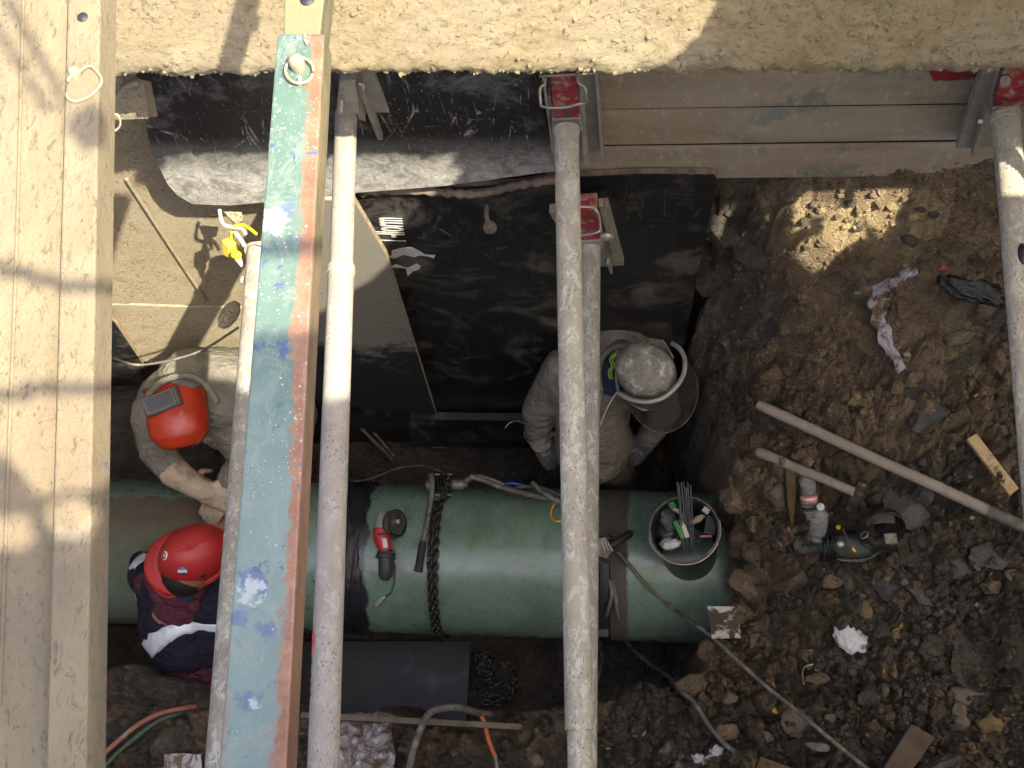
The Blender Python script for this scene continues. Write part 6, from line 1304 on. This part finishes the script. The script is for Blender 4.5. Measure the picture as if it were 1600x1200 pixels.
organic('trousers', [limb(Rd['hl'], Rd['kl'], .10, .08), limb(Rd['kl'], Rd['fl'], .08, .06), limb(Rd['hr'], Rd['kr'], .10, .08), limb(Rd['kr'], Rd['fr'], .08, .06), limb(Rd['hl'], Rd['hr'], .13, .13)], .010, 'navy', prr, 5, .005, .05, 35)
for a in ('fl', 'fr'): organic('boot', [limb(Rd[a]+Vector((0,0,-.03)), Rd[a]+Vector((0,.11,-.05)), .05, .04)], .008, 'rubber', prr, 2)
def band(name, pts_t, pts_b, mat, target, off=.006):
    a = spline(pts_t, 6); b = spline(pts_b, 6); mb = MB(); vs = []
    for i in range(len(a)):
        for j in range(5): vs.append(a[i].lerp(b[i], j/4))
    mb.add(vs, [(i*5+j, i*5+j+1, (i+1)*5+j+1, (i+1)*5+j) for i in range(len(a)-1) for j in range(4)], True); o = mk(name, mb, mat, prr)
    m = o.modifiers.new('w', 'SHRINKWRAP'); m.target = target; m.wrap_method = 'NEAREST_SURFACEPOINT'; m.wrap_mode = 'ABOVE_SURFACE'; m.offset = off
    m = o.modifiers.new('t', 'SOLIDIFY'); m.thickness = .002; return o
hb_ = 5.36
band('reflective_band', [P(232,1000,hb_+.12),P(246,988,hb_+.05),P(266,976,hb_),P(292,972,hb_),P(318,973,hb_),P(345,975,hb_+.02),P(370,978,hb_+.1)], [P(244,1026,hb_+.14),P(256,1008,hb_+.07),P(272,996,hb_+.02),P(294,992,hb_),P(318,992,hb_),P(345,994,hb_+.03),P(370,996,hb_+.1)], 'reflect', ve)
band('shoulder_stripe', [P(206,890,5.45),P(212,870,5.45),P(228,850,5.46)], [P(222,898,5.42),P(228,876,5.42),P(240,860,5.44)], 'reflect', ve, .008)
mk('vest_piping', MB().tube(spline([P(206,908,5.44),P(212,930,5.46),P(220,955,5.49),P(230,985,5.55),P(238,1000,5.58)],5), .0035, 6), 'whitecord', prr)
organic('neck_scarf', [limb(P(240,905,5.27), P(250,925,5.30), .035, .040), limb(P(250,925,5.30), P(275,940,5.31), .042, .044), limb(P(275,940,5.31), P(302,945,5.30), .044, .030)], .006, 'maroon', prr, 4, .006, .03, 41)
organic('inner_scarf', [limb(P(248,905,5.24), P(262,922,5.26), .030, .034), limb(P(262,922,5.26), P(292,930,5.25), .034, .028)], .006, 'bluecloth', prr, 4)
for q in range(2): mk('hat_strap', MB().tube(spline([P(236,900+3*q,5.19),P(244,920+3*q,5.20),P(262,932+2*q,5.20),P(285,928,5.20)],5), .0035, 6), 'redhat', prr)
mk('hair', MB().ell(Rd['head']-VU*.01, (.088,.10,.095), None, 20, 14), 'hair', prr)
# the hard hat
haxis = (VB*.93+VR*.10+VU*.30).normalized(); hf = (-VR*.86-VU*.42); hf = (hf-haxis*hf.dot(haxis)).normalized(); hs2 = haxis.cross(hf)
hc = P(303,868,5.10); vs = []; nu = 64; prof = [(1.0,0),(1.0,.02),(.985,.055),(.93,.085),(.82,.112),(.66,.133),(.46,.147),(.24,.154),(.0,.156)]
prof = [(math.sin(t)**.85 if t > 0 else 0,   .138*math.cos(t)) for t in np.linspace(PI/2, 0, 14)]
def hatp(a, rr_, z): return hc+haxis*z+(hf*math.cos(a)*.134+hs2*math.sin(a)*.108)*rr_
for r0, z in prof:
    for i in range(nu):
        a = 2*PI*i/nu; rid = .0035*math.exp(-(math.sin(a)/.18)**2)*(1 if r0 < .95 else .3); vs.append(hatp(a, r0, z+rid))
fs = [(j*nu+i, j*nu+(i+1) % nu, (j+1)*nu+(i+1) % nu, (j+1)*nu+i) for j in range(len(prof)-1) for i in range(nu)]
sh_ = MB().add(vs, fs, True); vs = []
for k, (e, dz) in enumerate(((0, .004), (.35, -.001), (.75, -.006), (1.0, -.010), (1.0, -.014))):
    for i in range(nu):
        a = 2*PI*i/nu; w = .012+.044*max(0, math.cos(a))**1.3; p = hatp(a, 1, dz-(.010*max(0, math.cos(a)))*e); d = (hf*math.cos(a)+hs2*math.sin(a)).normalized(); vs.append(p+d*w*e)
sh_.add(vs, [(j*nu+i, (j+1)*nu+i, (j+1)*nu+(i+1) % nu, j*nu+(i+1) % nu) for j in range(4) for i in range(nu)], True)
hh = mk('hard_hat', sh_, 'redhat', prr); md = hh.modifiers.new('thickness', 'SOLIDIFY'); md.thickness = .003; recalc(hh.data)
def onhat(px, py):
    d = Vector(ray(px, py)).normalized(); best = None; o0 = Vector((0, 0, CZ))
    from mathutils.bvhtree import BVHTree
    global _hb
    try: _hb
    except NameError: _hb = BVHTree.FromPolygons([v.co+hh.parent.location for v in hh.data.vertices], [tuple(p.vertices) for p in hh.data.polygons])
    loc, n, _, _ = _hb.ray_cast(o0, d); 
    return (loc, n if n.dot(d) < 0 else -n) if loc else (P(px, py, 5.0), VB)
def sticker_disc(px, py, r, mat, name, lift=.001, sx=1.):
    l, n = onhat(px, py); mk(name, MB().lathe([(0, lift+.001), (r, lift), (r, lift-.004)], l, n, 20, sx), mat, prr)
sticker_disc(257, 868, .017, 'white', 'round_sticker'); sticker_disc(257, 868, .012, 'redhat', 'sticker_mark', .0022); sticker_disc(257, 868, .006, 'white', 'sticker_mark', .0034)
sticker_disc(285, 892, .0165, 'decalblue', 'round_sticker', .001); l, n = onhat(285, 892); q_ = n.cross(VU).normalized(); mk('sticker_mark', MB().box(l+n*.0025, (.034,.011,.002), Matrix((q_, n.cross(q_), n)).transposed()), 'white', prr)
sticker_disc(316, 898, .009, 'rubber', 'hat_knob', .006)


# ================================================================== SHADE: unseen sheets added out of view, cut to place sun and shade
m_ = bpy.data.materials.new('added_translucent_sheet'); m_.use_nodes = True; t_ = m_.node_tree; t_.nodes.clear()
n1 = t_.nodes.new('ShaderNodeBsdfDiffuse'); n2 = t_.nodes.new('ShaderNodeBsdfTranslucent'); n3 = t_.nodes.new('ShaderNodeMixShader'); n4 = t_.nodes.new('ShaderNodeOutputMaterial')
n1.inputs[0].default_value = (.6, .57, .50, 1); n2.inputs[0].default_value = (.62, .58, .50, 1); n3.inputs[0].default_value = .52
t_.links.new(n1.outputs[0], n3.inputs[1]); t_.links.new(n2.outputs[0], n3.inputs[2]); t_.links.new(n3.outputs[0], n4.inputs[0]); MAT['mask_sheet'] = m_  # the added sheets also pass soft fill light into the pit
def inpoly(x, y, poly):
    ins = np.zeros(x.shape, bool); n = len(poly)
    for i in range(n):
        x0, y0 = poly[i]; x1, y1 = poly[(i+1) % n]
        ins ^= ((y0 > y) != (y1 > y)) & (x < (x1-x0)*(y-y0)/(y1-y0+1e-12)+x0)
    return ins
def sheet(label, HT, x0, x1, y0, y1, st, fn, loc, poles):
    tx = np.arange(x0, x1, st); ty = np.arange(y0, y1, st); TX, TY = np.meshgrid((tx[:-1]+tx[1:])/2, (ty[:-1]+ty[1:])/2)
    Q = np.stack([TX, TY, np.full(TX.shape, CZ-HT)], -1); keep = fn(Q, HT)
    zx, zy = proj(Q); cf = ((Q-np.array([0, 0, CZ]))@R)[..., 2]
    keep &= ~((cf > 0) & (zx > -150) & (zx < 1750) & (zy > -130) & (zy < 1330))
    GX, GY = np.meshgrid(tx, ty); tv = np.stack([GX, GY, np.full(GX.shape, CZ-HT)], -1)
    r_ = thing('added_shade_sheet', label, 'tarpaulin', loc)  # an added sheet that places sun and shade, not a real tarpaulin
    np_mesh('cloth', tv-np.array(r_.location), len(tx), len(ty), 'mask_sheet', parent=r_, smooth=False, keep=keep)
    for x, y in poles: mk('pole', MB().tube([(x, y, -.3), (x, y, CZ-HT+.03)], .025, 12), 'postm', r_)
def beams_at(Q, HT):
    t = (BH-HT)/(-SUN[2]); return proj(Q+SUN*t)
def upper(Q, HT):  # shapes the added sheet so its shade lands on beams and welder
    x, y = beams_at(Q, HT)
    edge = np.interp(x, [-400, 0, 30, 60, 84, 86, 180, 300, 388, 520, 640], [680, 708, 735, 770, 776, 766, 757, 620, 522, 520, 560])
    dark = (y > edge) & (x > -420) & (x < 640)
    spots = (((x-113)/44)**2+((y-808)/29)**2 < 1) | (((x-12)/40)**2+((y-836)/29)**2 < 1)
    stk = (x < 103) & (y < 170) & (x > -200) & ((np.abs(x-(15+.55*y)) < 9) | (np.abs(x-(-28+.6*y)) < 9)) | (x > 106) & (x < 215) & (((x-140)/34)**2+((y-200)/38)**2 < 1) & (y > 165)
    bar = (x > -420) & (x < 640) & ((np.abs(y-np.interp(x, [-400, 0, 95, 96, 180, 420, 520, 640], [340, 418, 442, 451, 449, 386, 384, 380])) < 13) | (np.abs(y-np.interp(x, [-400, 640], [622, 600])) < 12))
    wx_, wy_ = proj(Q+SUN*((5.02-HT)/(-SUN[2]))); dark |= inpoly(wx_, wy_, [(185,592),(330,588),(440,600),(440,840),(185,840)])
    return (dark & ~spots) | bar | stk
sheet('small sheet added above the photographer, cut to shade the beams and the welder', -.55, -1.3, 1.5, -2.6, 1.2, .009, upper, (.6, -.4, 0), [(1.45, -1.5), (-1.2, -2.2)])
HL = 1.2
def lower(Q, HT):  # added sheet is open only where sun should land
    open_ = np.zeros(Q.shape[:2], bool); done = open_.copy()
    bx, by = beams_at(Q, HT)
    on = inpoly(bx, by, [(-420,-260),(200,-260),(190,1340),(-420,1340)]) | inpoly(bx, by, [(425,-260),(535,-260),(480,1340),(325,1340)]); open_ |= on; done |= on
    # sloping face of the waler: line through (1.44, 2.375) and (1.70, 1.80) in (Y, depth)
    k_ = (1.70-1.44)/(1.80-2.375); c_ = 1.44-k_*2.375-.01
    tt = (c_+k_*(CZ-Q[..., 2])-Q[..., 1])/(SUN[1]+k_*SUN[2]); p_ = Q+SUN*tt[..., None]; wx, wy = proj(p_); D2 = ((tt > 0) & ((CZ-p_[..., 2]) < 2.44) & ((CZ-p_[..., 2]) > 1.5))*1.
    on = (D2 > 0) & (~done) & (wx > -300) & (wx < 1700) & (wy > -420)
    edge_x = np.interp(wy, [-420, -160, 0, 30, 60, 85, 105], [1150, 1140, 1122, 1110, 1090, 1065, 1035])
    s0 = np.interp(wy, [-420, 0, 40, 105], [345, 326, 319, 297]); s1_ = np.interp(wy, [-420, 0, 40, 105], [420, 402, 395, 368])
    strip = on & (wx > s0-24) & (wx < s1_+8); open_ |= on & (wx < edge_x) & ~strip; done |= on
    for h_, reg, litf in ((3.3, [(495,150),(566,150),(548,640),(482,640)], lambda x, y: (y > 205) & (y < 505)), (3.15, [(1535,180),(1608,180),(1630,700),(1555,700)], lambda x, y: (y > 238) & (y < 308)), (2.93, [(140,100),(248,100),(248,200),(140,200)], lambda x, y: x > 0)):
        px_, py_ = proj(Q+SUN*((h_-HT)/(-SUN[2]))); on = inpoly(px_, py_, reg) & ~done; open_ |= on & litf(px_, py_); done |= on
    tt = (1.86-Q[..., 1])/SUN[1]; p_ = Q+SUN*tt[..., None]; hx, hy = proj(p_); hw = CZ-p_[..., 2]
    on = (~done) & (hx > 40) & (hx < 1105) & (hw < 6.5) & (hw > 2.6)
    open_ |= on & inpoly(hx, hy, [(60,60),(760,60),(730,225),(698,272),(606,387),(560,436),(445,510),(365,585),(290,585),(180,565),(60,565)]); done |= on
    global pts5
    pts5 = [[(1196,298),(1318,298),(1298,342),(1266,337),(1261,355),(1239,362),(1225,348),(1234,329),(1212,325)], [(1336,298),(1421,298),(1398,340),(1377,373),(1360,354),(1348,336),(1338,324)], [(1317,320),(1336,316),(1346,345),(1352,367),(1337,377),(1311,393),(1290,391),(1260,395),(1245,382),(1266,370),(1283,367),(1285,347)], [(1219,382),(1254,396),(1309,386),(1289,419),(1272,425),(1239,405)], [(1184,330),(1196,336),(1206,350),(1192,346)], [(1300,392),(1306,400),(1296,410)]]
    hs_ = np.full(Q.shape[:2], 4.1)
    for _ in range(8):
        t = (hs_-HT)/(-SUN[2]); p_ = Q+SUN*t[..., None]; hs_ = .5*hs_+.5*hsoil(np.clip(p_[..., 0], -1, 2.5), np.clip(p_[..., 1], 0, 2.3))
    sx_, sy_ = proj(p_)
    open_ |= (~done) & inpoly(sx_, sy_, [(1170,275),(1450,275),(1440,360),(1400,400),(1330,440),(1200,440)])
    return ~open_ & ((Q[..., 0] > -.75) | strip)
sheet('added pale sheet with openings cut for sunlight over the near right side of the trench', HL, -1.0, 3.7, -1.7, 1.75, .010, lower, (2.0, -1.7, 0), [(3.65, -1.65), (.3, -1.65), (3.65, 1.7)])

def side(Q, HT):  # holes in the added sheet follow the outlines of the sun patches
    hs_ = np.full(Q.shape[:2], 4.1)
    for _ in range(10):
        t = (hs_-HT)/(-SUN[2]); p_ = Q+SUN*t[..., None]; hs_ = .5*hs_+.5*hsoil(np.clip(p_[..., 0], -1, 2.5), np.clip(p_[..., 1], 0, 2.3))
    sx_, sy_ = proj(p_); o_ = np.zeros(Q.shape[:2], bool)
    for poly in pts5: o_ |= inpoly(sx_, sy_, poly)
    return ~o_ & (sx_ > 1140) & (sx_ < 1560) & (sy_ > 240) & (sy_ < 480)
sheet('added sheet with holes shaped as sun patches, low at the right end of the trench', 2.6, .9, 2.7, .3, 1.88, .008, side, (2.6, .4, 0), [(2.6, .5)])
